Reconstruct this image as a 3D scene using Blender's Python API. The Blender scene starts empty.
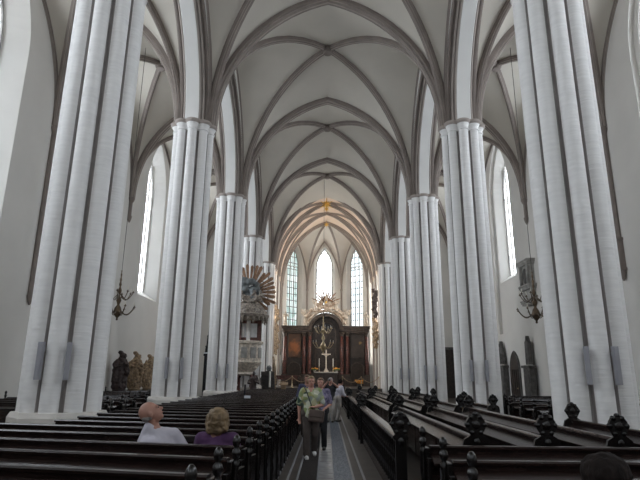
import bpy, math, random
from math import sin, cos, pi, sqrt, radians as R, atan2, hypot
from mathutils import Vector, Matrix
random.seed(7)
SC = bpy.context.scene
COL = SC.collection

# ---------------------------------------------------------------- materials
def mat(name, col, rough=.6, metal=0.0, var=.12, vscale=3.0, bump=0.0, bscale=20.0, stretch=(1,1,1), col2=None, spec=.5, emit=None, es=0):
    m = bpy.data.materials.new(name); m.use_nodes = True
    nt = m.node_tree; N = nt.nodes; L = nt.links
    b = N['Principled BSDF']
    b.inputs['Roughness'].default_value = rough
    b.inputs['Metallic'].default_value = metal
    b.inputs['Specular IOR Level'].default_value = spec
    tc = N.new('ShaderNodeTexCoord'); mp = N.new('ShaderNodeMapping')
    mp.inputs['Scale'].default_value = stretch
    L.new(tc.outputs['Object'], mp.inputs['Vector'])
    nz = N.new('ShaderNodeTexNoise'); nz.inputs['Scale'].default_value = vscale; nz.inputs['Detail'].default_value = 4
    L.new(mp.outputs[0], nz.inputs['Vector'])
    rp = N.new('ShaderNodeValToRGB')
    c = Vector(col)
    c2 = Vector(col2) if col2 else c*(1+var)
    c1 = c*(1-var) if not col2 else c
    rp.color_ramp.elements[0].position = .35; rp.color_ramp.elements[1].position = .65
    rp.color_ramp.elements[0].color = (*c1, 1); rp.color_ramp.elements[1].color = (*[min(1, x) for x in c2], 1)
    L.new(nz.outputs['Fac'], rp.inputs['Fac']); L.new(rp.outputs['Color'], b.inputs['Base Color'])
    if bump > 0:
        n2 = N.new('ShaderNodeTexNoise'); n2.inputs['Scale'].default_value = bscale; n2.inputs['Detail'].default_value = 3
        L.new(mp.outputs[0], n2.inputs['Vector'])
        bp = N.new('ShaderNodeBump'); bp.inputs['Strength'].default_value = bump; bp.inputs['Distance'].default_value = .02
        L.new(n2.outputs['Fac'], bp.inputs['Height']); L.new(bp.outputs['Normal'], b.inputs['Normal'])
    if emit:
        b.inputs['Emission Color'].default_value = (*emit, 1); b.inputs['Emission Strength'].default_value = es
    return m

def glass_mat(name, col, strength, tint=None):
    # daylight coming through leaded diffuse panes
    m = bpy.data.materials.new(name); m.use_nodes = True
    nt = m.node_tree; N = nt.nodes; L = nt.links
    b = N['Principled BSDF']; b.inputs['Roughness'].default_value = .25
    b.inputs['Base Color'].default_value = (.35, .38, .38, 1)
    tc = N.new('ShaderNodeTexCoord')
    vz = N.new('ShaderNodeTexVoronoi'); vz.inputs['Scale'].default_value = 1.6
    L.new(tc.outputs['Object'], vz.inputs['Vector'])
    rp = N.new('ShaderNodeValToRGB')
    a = col; t = tint or tuple(x*.85 for x in col)
    rp.color_ramp.elements[0].color = (*a, 1); rp.color_ramp.elements[1].color = (*t, 1)
    rp.color_ramp.elements[0].position = .1; rp.color_ramp.elements[1].position = .9
    sp = N.new('ShaderNodeSeparateColor'); L.new(vz.outputs['Color'], sp.inputs[0])
    L.new(sp.outputs[0], rp.inputs['Fac'])
    L.new(rp.outputs['Color'], b.inputs['Emission Color'])
    b.inputs['Emission Strength'].default_value = strength
    return m

M = {}
def defmats():
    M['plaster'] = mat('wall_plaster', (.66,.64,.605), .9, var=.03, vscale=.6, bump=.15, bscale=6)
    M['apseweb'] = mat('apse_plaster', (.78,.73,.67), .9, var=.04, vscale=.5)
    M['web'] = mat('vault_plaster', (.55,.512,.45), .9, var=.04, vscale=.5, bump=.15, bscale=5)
    M['warmweb'] = mat('chancel_plaster', (.74,.60,.49), .9, var=.05, vscale=.6, bump=.15, bscale=5)
    M['brick'] = mat('whitewashed_brick', (.82,.81,.80), .75, var=.035, vscale=1.6, bump=.8, bscale=2.2, stretch=(1,1,9))
    M['soffit'] = mat('arch_plaster', (.72,.71,.69), .85, var=.03, vscale=1)
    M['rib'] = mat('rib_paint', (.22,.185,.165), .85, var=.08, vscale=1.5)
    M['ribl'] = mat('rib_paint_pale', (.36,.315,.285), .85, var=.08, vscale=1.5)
    M['groove'] = mat('groove_paint_shade', (.29,.265,.255), .85, var=.1, vscale=2)  # brown-grey groove paint, darkened for the shade between shafts
    M['stonew'] = mat('pale_stone', (.60,.57,.53), .75, var=.08, vscale=2)
    M['floor'] = mat('floor_stone', (.045,.036,.030), .5, var=.25, vscale=2.5, bump=.1)
    M['wood'] = mat('dark_pew_wood', (.012,.007,.006), .28, var=.35, vscale=6, stretch=(1,6,6), bump=.05)
    M['woodm'] = mat('pew_wood_brown', (.017,.0095,.008), .26, var=.35, vscale=5, stretch=(1,6,6), bump=.05)
    M['woodblk'] = mat('carved_black_wood', (.006,.0045,.004), .25, var=.3, vscale=8)
    M['edge'] = mat('lit_wood_edge', (.07,.052,.047), .25, var=.3, vscale=6)  # paler wood paints the lit top edges of pews and barriers
    M['brass'] = mat('old_brass', (.42,.33,.20), .35, metal=.5, var=.3, vscale=9)
    M['dbrass'] = mat('dark_brass', (.09,.062,.038), .3, metal=.6, var=.3, vscale=9)
    M['gold'] = mat('gilding', (.80,.52,.13), .4, metal=.5, var=.2, vscale=5)
    M['wax'] = mat('candle_wax', (.75,.72,.62), .5)
    M['iron'] = mat('black_iron', (.02,.02,.022), .45, metal=.6)
    M['rope'] = mat('cord', (.10,.09,.08), .8)
    M['grilled'] = mat('floor_grille_brown', (.05,.042,.04), .5, metal=.2, var=.35, vscale=40)
    M['grille'] = mat('floor_grille', (.26,.28,.31), .35, metal=.6, var=.35, vscale=40)
    M['gridw'] = mat('floor_strip', (.24,.245,.26), .45, var=.1)
    M['tile'] = mat('aisle_tile', (.25,.25,.255), .35, var=.25, vscale=5)
    M['speaker'] = mat('grey_speaker', (.33,.33,.36), .5, var=.05)
    M['marble'] = mat('red_marble', (.095,.035,.028), .3, var=.5, vscale=5)
    M['darkmarble'] = mat('dark_marble', (.03,.022,.019), .4, var=.4, vscale=4)
    M['brownmarble'] = mat('brown_marble', (.06,.043,.034), .4, var=.4, vscale=4)
    M['greystone'] = mat('grey_stone', (.33,.32,.30), .8, var=.2, vscale=4, bump=.3)
    M['dstone'] = mat('dark_grey_stone', (.09,.085,.08), .8, var=.3, vscale=5, bump=.4)
    M['whitesculpt'] = mat('white_sculpture', (.60,.53,.45), .6, var=.3, vscale=6)
    M['stgold'] = mat('gilded_carving', (.14,.095,.06), .6, var=.3, vscale=9, col2=(.42,.30,.18))
    M['stdark'] = mat('dark_carving', (.035,.02,.018), .5, var=.4, vscale=8)
    M['raygold'] = mat('sunburst_gold', (.25,.14,.08), .5, metal=.2, var=.35, vscale=6)
    M['slate'] = mat('slate_cloud', (.17,.185,.19), .7, var=.25, vscale=5)
    M['door'] = mat('dark_door_wood', (.025,.016,.012), .5, var=.4, vscale=5)
    M['candlew'] = mat('white_candle', (.8,.78,.72), .5)
    M['flowers'] = mat('flowers', (.55,.16,.03), .7, vscale=30, col2=(.75,.42,.05))
    M['leaf'] = mat('leaf_green', (.06,.12,.03), .7, vscale=20)
    M['skin'] = mat('skin', (.36,.185,.135), .55, var=.06)
    M['paper'] = mat('paper', (.7,.72,.75), .6)
    M['cloth_w'] = mat('white_cotton', (.50,.48,.54), .85, var=.05, vscale=6)
    M['purple'] = mat('purple_knit', (.075,.03,.09), .9, var=.15, vscale=8)
    M['stmix'] = mat('weathered_carving', (.10,.08,.065), .6, var=.3, vscale=9, col2=(.36,.31,.26))
    M['crest'] = mat('crest_carving', (.26,.18,.12), .6, vscale=2.6, col2=(.66,.58,.49))
    M['blond'] = mat('blond_hair', (.20,.135,.07), .6, var=.35, vscale=14, stretch=(1,1,.3), bump=.6, bscale=40)
    M['brownhair'] = mat('brown_hair', (.10,.055,.03), .6, var=.35, vscale=14, stretch=(1,1,.3), bump=.6, bscale=40)
    M['darkhair'] = mat('dark_hair', (.010,.007,.006), .85, spec=.15, var=.35, vscale=18, stretch=(1,1,.3), bump=.6, bscale=45)
    M['greyhair'] = mat('grey_hair', (.30,.27,.25), .7, var=.2, vscale=20)
    M['blackcloth'] = mat('black_cloth', (.012,.012,.014), .8)
    M['trouser'] = mat('brown_trousers', (.055,.042,.036), .9, vscale=10)
    M['beige'] = mat('beige_trousers', (.36,.33,.30), .9, vscale=10)
    M['bag'] = mat('leather_bag', (.075,.05,.04), .5, vscale=8)
    M['strap'] = mat('black_strap', (.01,.01,.01), .6)
    M['shoe'] = mat('white_shoe', (.62,.60,.58), .6)
    M['darkshoe'] = mat('dark_shoe', (.03,.025,.02), .5)
    M['eye'] = mat('eye_dark', (.02,.015,.012), .3)
    M['lips'] = mat('lips', (.32,.10,.09), .5)
    M['purpleflower'] = mat('blue_floral_cotton', (.07,.065,.13), .9, vscale=22, col2=(.24,.21,.29))
    M['bluecloth'] = mat('blue_cotton', (.06,.065,.12), .9, vscale=6)
    M['camera'] = mat('camera_grey', (.25,.25,.26), .4, metal=.5)
    # floral top: voronoi in pale green, white and yellow
    m = mat('green_floral_cotton', (.45,.50,.28), .9)
    nt = m.node_tree; N = nt.nodes; L = nt.links
    v = N.new('ShaderNodeTexVoronoi'); v.inputs['Scale'].default_value = 11
    tc = [n for n in N if n.type == 'TEX_COORD'][0]; L.new(tc.outputs['Object'], v.inputs['Vector'])
    s = N.new('ShaderNodeSeparateColor'); L.new(v.outputs['Color'], s.inputs[0])
    rp = [n for n in N if n.type == 'VALTORGB'][0]
    e = rp.color_ramp.elements; e[0].position = .0; e[0].color = (.48,.48,.38,1); e[1].position = .95; e[1].color = (.03,.06,.04,1)
    x = e.new(.35); x.color = (.17,.22,.08,1); x = e.new(.6); x.color = (.30,.27,.12,1); x = e.new(.75); x.color=(.36,.38,.33,1)
    L.new(s.outputs[0], rp.inputs['Fac'])
    M['floral'] = m
    # altar paintings: soft procedural shapes
    def painting(name, base, hot, cx, cy, rad):
        m = mat(name, base, .35, vscale=1.6, col2=tuple(min(1, x*1.8) for x in base))
        nt = m.node_tree; N = nt.nodes; L = nt.links
        tc = [n for n in N if n.type == 'TEX_COORD'][0]
        mp = N.new('ShaderNodeMapping'); mp.inputs['Location'].default_value = (-cx, 0, -cy)
        L.new(tc.outputs['Object'], mp.inputs['Vector'])
        nz = N.new('ShaderNodeTexNoise'); nz.inputs['Scale'].default_value = 2.2
        L.new(tc.outputs['Object'], nz.inputs['Vector'])
        ln = N.new('ShaderNodeVectorMath'); ln.operation = 'LENGTH'; L.new(mp.outputs[0], ln.inputs[0])
        ma = N.new('ShaderNodeMath'); ma.operation = 'DIVIDE'; ma.inputs[1].default_value = rad; L.new(ln.outputs['Value'], ma.inputs[0])
        ad = N.new('ShaderNodeMath'); ad.operation = 'ADD'; L.new(ma.outputs[0], ad.inputs[0]); L.new(nz.outputs['Fac'], ad.inputs[1])
        cr = N.new('ShaderNodeValToRGB'); cr.color_ramp.elements[0].position = .75; cr.color_ramp.elements[1].position = 1.25
        cr.color_ramp.elements[0].position = .7; cr.color_ramp.elements[1].position = 1.0
        cr.color_ramp.elements[0].color = (1,1,1,1); cr.color_ramp.elements[1].color = (0,0,0,1)
        L.new(ad.outputs[0], cr.inputs['Fac'])
        mx = N.new('ShaderNodeMix'); mx.data_type = 'RGBA'
        rp = [n for n in N if n.type == 'VALTORGB'][0]
        L.new(cr.outputs['Color'], mx.inputs['Factor']); L.new(rp.outputs['Color'], mx.inputs[6]); mx.inputs[7].default_value = (*hot, 1)
        L.new(mx.outputs[2], N['Principled BSDF'].inputs['Base Color'])
        return m
    M['paint_l'] = painting('altar_painting_left', (.07,.035,.02), (.34,.12,.04), 0, -.2, 1.6)
    M['paint_r'] = painting('altar_painting_right', (.035,.025,.02), (.30,.20,.07), .35, .3, .45)
    M['paint_c'] = painting('altar_painting_centre', (.010,.010,.012), (.05,.045,.045), 0, -1.2, 1.2)
    M['win_side'] = glass_mat('aisle_window_glass', (.88,.94,1.0), 11.0, (.78,.86,.96)); M['win_west_fill'] = glass_mat('west_fill_glass', (.88,.94,1.0), 3.6, (.78,.86,.96))  # west panes are added out of view to brighten the pier fronts
    M['win_chancel'] = glass_mat('chancel_side_glass', (1.0,.97,.92), 15, (.95,.91,.85))
    M['win_apse'] = glass_mat('apse_window_glass', (.96,.98,1.0), 4.5, (.85,.93,.96))
    M['win_apsel'] = glass_mat('apse_window_glass_green', (.80,.88,.88), 1.15, (.40,.56,.54))
    M['win_apser'] = glass_mat('apse_window_glass_pale', (.90,.95,.98), 1.7, (.70,.80,.85))
defmats()

# ---------------------------------------------------------------- mesh builder
class MB:
    def __init__(s): s.v = []; s.f = []; s.m = []
    def add(s, vs, fs, mi=0):
        o = len(s.v); s.v += [tuple(v) for v in vs]
        s.f += [tuple(i+o for i in f) for f in fs]; s.m += [mi]*len(fs); return s
    def box(s, c, d, rot=None, mi=0):
        hx, hy, hz = d[0]/2, d[1]/2, d[2]/2
        vs = [Vector((x,y,z)) for x in (-hx,hx) for y in (-hy,hy) for z in (-hz,hz)]
        if rot is not None: vs = [rot @ v for v in vs]
        c = Vector(c)
        return s.add([v+c for v in vs], [(0,1,3,2),(4,6,7,5),(0,4,5,1),(2,3,7,6),(0,2,6,4),(1,5,7,3)], mi)
    def lathe(s, prof, c=(0,0,0), n=16, mi=0, axis=None):
        vs = []; c = Vector(c)
        for r, z in prof:
            for k in range(n):
                a = 2*pi*k/n; p = Vector((r*cos(a), r*sin(a), z))
                if axis is not None: p = axis @ p
                vs.append(p+c)
        fs = []
        for i in range(len(prof)-1):
            for k in range(n):
                k2 = (k+1) % n; fs.append((i*n+k, i*n+k2, (i+1)*n+k2, (i+1)*n+k))
        fs.append(tuple(range(n-1,-1,-1))); fs.append(tuple((len(prof)-1)*n+k for k in range(n)))
        return s.add(vs, fs, mi)
    def tube(s, pts, rad, n=8, mi=0, closed=False):
        pts = [Vector(p) for p in pts]; vs = []; m = len(pts)
        rr = rad if isinstance(rad, (list, tuple)) else [rad]*m
        up = None
        for i, p in enumerate(pts):
            t = (pts[min(i+1,m-1)] - pts[max(i-1,0)])
            if t.length < 1e-9: t = Vector((0,0,1))
            t.normalize()
            if up is None: up = Vector((0,0,1)) if abs(t.z) < .9 else Vector((1,0,0))
            sd = t.cross(up)
            if sd.length < 1e-6: sd = t.cross(Vector((0,1,0)))
            sd.normalize(); up = sd.cross(t).normalized()
            for k in range(n):
                a = 2*pi*k/n; vs.append(p + (sd*cos(a) + up*sin(a))*rr[i])
        fs = [(i*n+k, i*n+(k+1)%n, (i+1)*n+(k+1)%n, (i+1)*n+k) for i in range(m-1) for k in range(n)]
        fs.append(tuple(range(n-1,-1,-1))); fs.append(tuple((m-1)*n+k for k in range(n)))
        return s.add(vs, fs, mi)
    def ell(s, c, r, rot=None, n=14, mi=0):
        m = max(6, n//2+1); prof = [(sin(pi*i/m), -cos(pi*i/m)) for i in range(m+1)]
        prof[0] = (1e-4,-1); prof[-1] = (1e-4,1)
        vs = []
        for a_, z in prof:
            for k in range(n):
                a = 2*pi*k/n; p = Vector((a_*cos(a)*r[0], a_*sin(a)*r[1], z*r[2]))
                if rot is not None: p = rot @ p
                vs.append(p+Vector(c))
        fs = [(i*n+k, i*n+(k+1)%n, (i+1)*n+(k+1)%n, (i+1)*n+k) for i in range(m) for k in range(n)]
        fs.append(tuple(range(n-1,-1,-1))); fs.append(tuple(m*n+k for k in range(n)))
        return s.add(vs, fs, mi)
    def cap(s, p0, p1, r0, r1, n=12):
        # tapered limb with round ends
        p0 = Vector(p0); p1 = Vector(p1); d = (p1-p0); L = d.length
        q = d.to_track_quat('Z','Y').to_matrix() if L > 1e-6 else Matrix.Identity(3)
        prof = [(max(1e-4, r0*sin(a)), -r0*cos(a)) for a in (0, pi/8, pi/4, 3*pi/8, pi/2)]
        prof += [(max(1e-4, r1*cos(a)), L + r1*sin(a)) for a in (0, pi/8, pi/4, 3*pi/8, pi/2)]
        return s.lathe(prof, p0, n, axis=q)
    def extrude(s, poly, t, fn, mi=0):
        # poly 2-D points, thickness t, fn(u, v, w) -> 3-D
        n = len(poly)
        vs = [fn(u, v, -t/2) for u, v in poly] + [fn(u, v, t/2) for u, v in poly]
        fs = [tuple(range(n-1,-1,-1)), tuple(range(n, 2*n))] + [(i, (i+1)%n, n+(i+1)%n, n+i) for i in range(n)]
        return s.add(vs, fs, mi)
    def build(s, name, mats, parent=None, smooth=False, bevel=0, loc=None, autos=None):
        me = bpy.data.meshes.new(name); me.from_pydata(s.v, [], s.f)
        mats = mats if isinstance(mats, (list, tuple)) else [mats]
        for x in mats: me.materials.append(M[x] if isinstance(x, str) else x)
        for p, i in zip(me.polygons, s.m): p.material_index = i
        me.validate(); me.update()
        import bmesh as bm_
        b = bm_.new(); b.from_mesh(me); bm_.ops.recalc_face_normals(b, faces=b.faces); b.to_mesh(me); b.free()
        if smooth:
            for p in me.polygons: p.use_smooth = True
            if autos: me.set_sharp_from_angle(angle=R(autos))
        o = bpy.data.objects.new(name, me); COL.objects.link(o)
        if parent is not None: o.parent = parent
        if loc: o.location = loc
        if bevel:
            md = o.modifiers.new('bevel','BEVEL'); md.width = bevel; md.segments = 2; md.limit_method = 'ANGLE'
        return o

def tag(o, label=None, cat=None, group=None, kind=None):
    if label: o['label'] = label
    if cat: o['category'] = cat
    if group: o['group'] = group
    if kind: o['kind'] = kind
    return o
def empty(name, loc=(0,0,0), rz=0, label=None, cat=None, group=None):
    o = bpy.data.objects.new(name, None); COL.objects.link(o); o.location = loc; o.rotation_euler = (0,0,rz)
    o.empty_display_size = .1
    return tag(o, label, cat, group)
def copy_tree(o, parent=None):
    c = o.copy(); COL.objects.link(c)
    if parent is not None: c.parent = parent
    for ch in o.children: copy_tree(ch, c)
    return c
def struct(o): o['kind'] = 'structure'; return o

# ---------------------------------------------------------------- dimensions
XP = 5.6                       # pier line from the nave axis
PZ = [11.45, 20.0, 28.9, 38.0, 47.1]
PB = [-7.1, 2.0]               # piers behind and beside the camera
CAP = 11.8
XW = 11.6                      # inner face of the aisle walls
NA = 5.0                       # half width of the nave vault
YW, YE = -9.0, 47.2

def pz(u, a, r):
    Rr = (a*a+r*r)/(2*a); u = max(0, min(a, u))
    return sqrt(max(0, Rr*Rr-(Rr-u)**2))
def parch(a, r, n=14):
    """pointed arch: list of (u, z, nu, nz) from -a to a with outward normals"""
    Rr = (a*a+r*r)/(2*a); th = atan2(r, Rr-a)   # angle at apex
    out = []
    for i in range(n+1):
        t = th*i/n; out.append((-a+Rr-Rr*cos(t), Rr*sin(t), -cos(t), sin(t)))
    out2 = [(-u, z, -nu, nz) for u, z, nu, nz in reversed(out)]
    return out, out2

# ---------------------------------------------------------------- piers
NSH = 9
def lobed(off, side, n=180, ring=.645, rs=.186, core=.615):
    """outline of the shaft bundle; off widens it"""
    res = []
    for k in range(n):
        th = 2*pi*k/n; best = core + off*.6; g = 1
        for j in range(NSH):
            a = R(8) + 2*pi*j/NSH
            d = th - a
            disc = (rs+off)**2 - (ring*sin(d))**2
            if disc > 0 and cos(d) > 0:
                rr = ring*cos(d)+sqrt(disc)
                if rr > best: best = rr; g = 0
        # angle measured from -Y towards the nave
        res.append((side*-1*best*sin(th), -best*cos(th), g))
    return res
def loft(mb, rows, mi_fn):
    n = len(rows[0][0])
    vs = []
    for pts, z, _ in rows: vs += [(p[0], p[1], z) for p in pts]
    o = len(mb.v); mb.v += vs
    for i in range(len(rows)-1):
        for k in range(n):
            k2 = (k+1) % n
            mb.f.append((o+i*n+k, o+i*n+k2, o+(i+1)*n+k2, o+(i+1)*n+k))
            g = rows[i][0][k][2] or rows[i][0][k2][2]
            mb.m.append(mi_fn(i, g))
    mb.f.append(tuple(o+k for k in range(n))); mb.m.append(0)
    mb.f.append(tuple(o+(len(rows)-1)*n+k for k in range(n))); mb.m.append(0)
pier_names = ['nearest', 'second', 'third', 'fourth', 'fifth']
def pier_proto(side):
    ph = .92 if side < 0 else .34
    root = empty('clustered_pier')
    mb = MB(); s0 = lobed(0, side)
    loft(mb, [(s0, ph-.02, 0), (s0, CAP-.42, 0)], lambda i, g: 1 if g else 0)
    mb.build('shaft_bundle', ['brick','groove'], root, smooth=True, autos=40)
    mb = MB()
    pr = [(-.42,0),(-.41,.035),(-.37,.035),(-.36,.0),(-.26,.02),(-.16,.07),(-.11,.12),(-.10,.13),(-.02,.13),(0,.11)]
    loft(mb, [(lobed(o_, side), CAP+z, 0) for z, o_ in pr], lambda i, g: 1 if i >= 5 else 0)
    mb.build('capital', ['brick','ribl'], root, smooth=True, autos=40)
    mb = MB()
    oc = [(.97*cos(R(22.5)+k*pi/4), .97*sin(R(22.5)+k*pi/4)) for k in range(8)]
    oc2 = [(x*.94, y*.94) for x, y in oc]
    vs = [(x,y,0) for x,y in oc]+[(x,y,ph-.1) for x,y in oc]+[(x,y,ph) for x,y in oc2]
    fs = [(i*8+k, i*8+(k+1)%8, (i+1)*8+(k+1)%8, (i+1)*8+k) for i in range(2) for k in range(8)] + [tuple(range(7,-1,-1)), tuple(range(16,24))]
    mb.add(vs, fs); mb.build('plinth', 'stonew', root)
    return root
for side, sn, where in ((-1, 'left', 'beside the pews facing the altar'), (1, 'right', 'beside the sideways pews')):
    proto = pier_proto(side)
    for i, y in enumerate(PZ + PB):
        p = proto if i == 0 else copy_tree(proto)
        p.location = (side*XP, y, 0)
        if i < 5: lb = f'{pier_names[i]} white brick clustered pier of the {sn} arcade, counted from the camera'
        else: lb = f'white brick clustered pier of the {sn} arcade, {"behind" if i == 5 else "level with"} the camera'
        tag(p, lb, 'pier', f'clustered piers of the {sn} arcade')
        # column loudspeakers in the grooves
        if i < 4:
            angs = (28, -8) if side < 0 else (28, -8)
            for q, a in enumerate((-8, 28)):
                th = R(a); rr = .86
                px_, py_ = side*XP - side*rr*sin(th), y - rr*cos(th)
                sp = MB().box((0,0,.37), (.10,.09,.74)).box((0,-.047,.37), (.075,.01,.68)).box((0,.06,.6),(.05,.08,.08)).build('loudspeaker', 'speaker', bevel=.012)
                sp.location = (px_, py_, 1.55); sp.rotation_euler = (0,0,-side*th*1.0)
                tag(sp, f'slim grey column loudspeaker on the {"outer" if q==0 else "inner"} front side of the {pier_names[i]} {sn} pier', 'loudspeaker', 'column loudspeakers on the piers')

# ---------------------------------------------------------------- arcade walls with pointed arches
def sweep_arch(mb, pts, prof, P, mi=None):
    """pts: (u,z,nu,nz) along the arch; prof: (across, depth outward); P(u,across,z)->xyz"""
    n = len(prof); o = len(mb.v)
    for u, z, nu, nz in pts:
        for c, d in prof: mb.v.append(P(u+nu*d, c, z+nz*d))
    for i in range(len(pts)-1):
        for k in range(n-1):
            mb.f.append((o+i*n+k, o+i*n+k+1, o+(i+1)*n+k+1, o+(i+1)*n+k)); mb.m.append(mi[k] if mi else 0)
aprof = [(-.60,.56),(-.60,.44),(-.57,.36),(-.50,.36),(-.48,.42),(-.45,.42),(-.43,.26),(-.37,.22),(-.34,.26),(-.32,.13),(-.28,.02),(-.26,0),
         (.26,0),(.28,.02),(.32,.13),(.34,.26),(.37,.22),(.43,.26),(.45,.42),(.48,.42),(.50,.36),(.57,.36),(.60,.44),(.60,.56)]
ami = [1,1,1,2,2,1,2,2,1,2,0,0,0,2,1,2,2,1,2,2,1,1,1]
def arcade(side, sn):
    wall = MB(); arch = MB()
    ys = PB + PZ
    tops = 19.6
    for y0, y1 in zip(ys[:-1], ys[1:]):
        yc = (y0+y1)/2; a = (y1-y0)/2-.58; r = 5.15
        A, B = parch(a, r)
        P = lambda u, c, z: (side*XP + c, yc+u, CAP+z)
        for half in (A, B): sweep_arch(arch, half, aprof, P, ami)
        for half in (A, B):
            for i in range(len(half)-1):
                (u, z, nu, nz), (u2, z2, nu2, nz2) = half[i], half[i+1]
                d = .5
                a1, b1 = yc+u+nu*d, CAP+z+nz*d; a2, b2 = yc+u2+nu2*d, CAP+z2+nz2*d
                if u*u2 >= 0 and abs(u) < 1e-6: a1 = yc
                if abs(u2) < 1e-6: a2 = yc
                for c in (-.6, .6):
                    x = side*XP+c
                    wall.add([(x,a1,b1),(x,a2,b2),(x,a2,tops),(x,a1,tops)], [(0,1,2,3)])
        # spandrel over the springing
    for y in ys:
        wall.box((side*XP, y, CAP+.2), (1.2, .17, .4)) ; wall.box((side*XP, y, (CAP+tops)/2), (1.2, .17, tops-CAP))
    struct(wall.build(f'wall_{sn}_arcade', 'plaster'))
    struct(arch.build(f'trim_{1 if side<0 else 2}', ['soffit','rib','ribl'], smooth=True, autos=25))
arcade(-1, 'left'); arcade(1, 'right')

# ---------------------------------------------------------------- vaults
def ribprof(w, d): return [(-w/2,-.05),(-w/2,d*.35),(-w*.32,d*.5),(-w*.36,d*.72),(-w*.16,d*.86),(-w*.12,d),(w*.12,d),(w*.16,d*.86),(w*.36,d*.72),(w*.32,d*.5),(w/2,d*.35),(w/2,-.05)]
def rib_curve(mb, p0, p1, zs, fn, w, d, n=18, mi=None):
    """rib in the vertical plane p0->p1 (2-D); fn(t) height above zs"""
    p0 = Vector(p0); p1 = Vector(p1); dv = p1-p0; L = dv.length; t_ = dv/L; s_ = Vector((-t_.y, t_.x))
    prof = ribprof(w, d); m = len(prof); o = len(mb.v)
    S = [sin(pi/2*i/n) if False else (1-cos(pi/2*i/n)) for i in range(n+1)]
    H = [fn(s) for s in S]
    for i in range(n+1):
        j0, j1 = max(0,i-1), min(n,i+1)
        tx = (S[j1]-S[j0])*L; tz = H[j1]-H[j0]; q = hypot(tx, tz); tx/=q; tz/=q
        if i == 0: tx, tz = .0, 1.0
        nx, nz = tz, -tx          # pointing down/into the room
        for c, dd in prof:
            b = p0 + t_*(S[i]*L + nx*dd) + s_*c
            mb.v.append((b.x, b.y, zs + H[i] + nz*dd))
    for i in range(n):
        for k in range(m-1):
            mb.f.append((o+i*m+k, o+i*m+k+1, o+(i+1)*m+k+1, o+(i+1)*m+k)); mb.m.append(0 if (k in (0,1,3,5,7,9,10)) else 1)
def bay(web, ribs, cx, cy, a, b, zs, ra, rb, rd, transverse=True, w=.30, d=.26, n=12, wt=.42, dt=.34, lateral=True):
    """ra: rise of arches spanning x (at y ends); rb: rise of arches spanning y; rd: diagonal rise"""
    Ld = hypot(a, b)
    T = lambda ax: pz(a-ax, a, ra)
    F = lambda ay: pz(b-ay, b, rb)
    D = lambda s: pz(s*Ld, Ld, rd)
    def h(px, py):     # normalised |x|,|y| in 0..1
        if py >= px:
            za, zd = T(px*a), D(1-px); t = 0 if px >= 1 else (py-px)/(1-px)
        else:
            za, zd = F(py*b), D(1-py); t = (px-py)/(1-py)
        z = zd*(1-t)+za*t
        return z + .10*sin(pi*t)*min(1, 4*(1-max(min(px,py),0)))*(1 if z > .5 else 0)
    q = [sin(pi/2*(i/n)) for i in range(-n, n+1)]
    o = len(web.v); m = 2*n+1
    for i in q:
        for j in q: web.v.append((cx+i*a, cy+j*b, zs+h(abs(i), abs(j))))
    for i in range(m-1):
        for j in range(m-1):
            A = o+i*m+j; B = o+(i+1)*m+j; C = B+1; E = A+1
            if (q[i]+q[i+1])*(q[j]+q[j+1]) >= 0: web.f += [(A,B,C),(A,C,E)]
            else: web.f += [(A,B,E),(B,C,E)]
            web.m += [0,0]
    for sx in (-1,1):
        for sy in (-1,1):
            rib_curve(ribs, (cx+sx*a, cy+sy*b), (cx, cy), zs, D, w, d)
    for sx in (-1,1):
        if transverse:
            for sy in (-1,):
                rib_curve(ribs, (cx+sx*a, cy+sy*b), (cx, cy+sy*b), zs, lambda s: pz(s*a, a, ra), wt, dt)
        if lateral:
            for sy in (-1,1):
                rib_curve(ribs, (cx+sx*a, cy+sy*b), (cx+sx*a, cy), zs, lambda s: pz(s*b, b, rb), .16, .16)
    # boss
    zt = zs+rd
    ribs.lathe([(.05,-.40),(.22,-.36),(.30,-.2),(.26,.05)], (cx,cy,zt), 12)
web = MB(); ribs = MB()
ys = PB + PZ
for y0, y1 in zip(ys[:-1], ys[1:]):
    bay(web, ribs, 0, (y0+y1)/2, NA, (y1-y0)/2, CAP+.01, 6.45, 6.45, 6.95)
rib_curve(ribs, (-NA, PZ[-1]), (0, PZ[-1]), CAP, lambda s: pz(s*NA, NA, 7.0), .55, .40)
rib_curve(ribs, (NA, PZ[-1]), (0, PZ[-1]), CAP, lambda s: pz(s*NA, NA, 7.0), .55, .40)
aw = MB(); ar = MB()
aa = (XW-XP-.6)/2; acx = XP+.6+aa
for side in (-1, 1):
    for y0, y1 in zip(ys[:-1], ys[1:]):
        bay(aw, ar, side*acx, (y0+y1)/2, aa, (y1-y0)/2, CAP+.01, 5.5, 5.9, 6.0, w=.26, d=.22, wt=.36, dt=.3)
    for q in (-1,1): rib_curve(ar, (side*acx+q*aa, PZ[-1]-.1), (side*acx, PZ[-1]-.1), CAP, lambda s: pz(s*aa, aa, 5.5), .3, .26)
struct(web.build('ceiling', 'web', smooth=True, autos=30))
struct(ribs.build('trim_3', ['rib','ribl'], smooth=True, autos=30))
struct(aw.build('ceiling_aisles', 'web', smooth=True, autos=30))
struct(ar.build('trim_4', ['rib','ribl'], smooth=True, autos=30))

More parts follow.
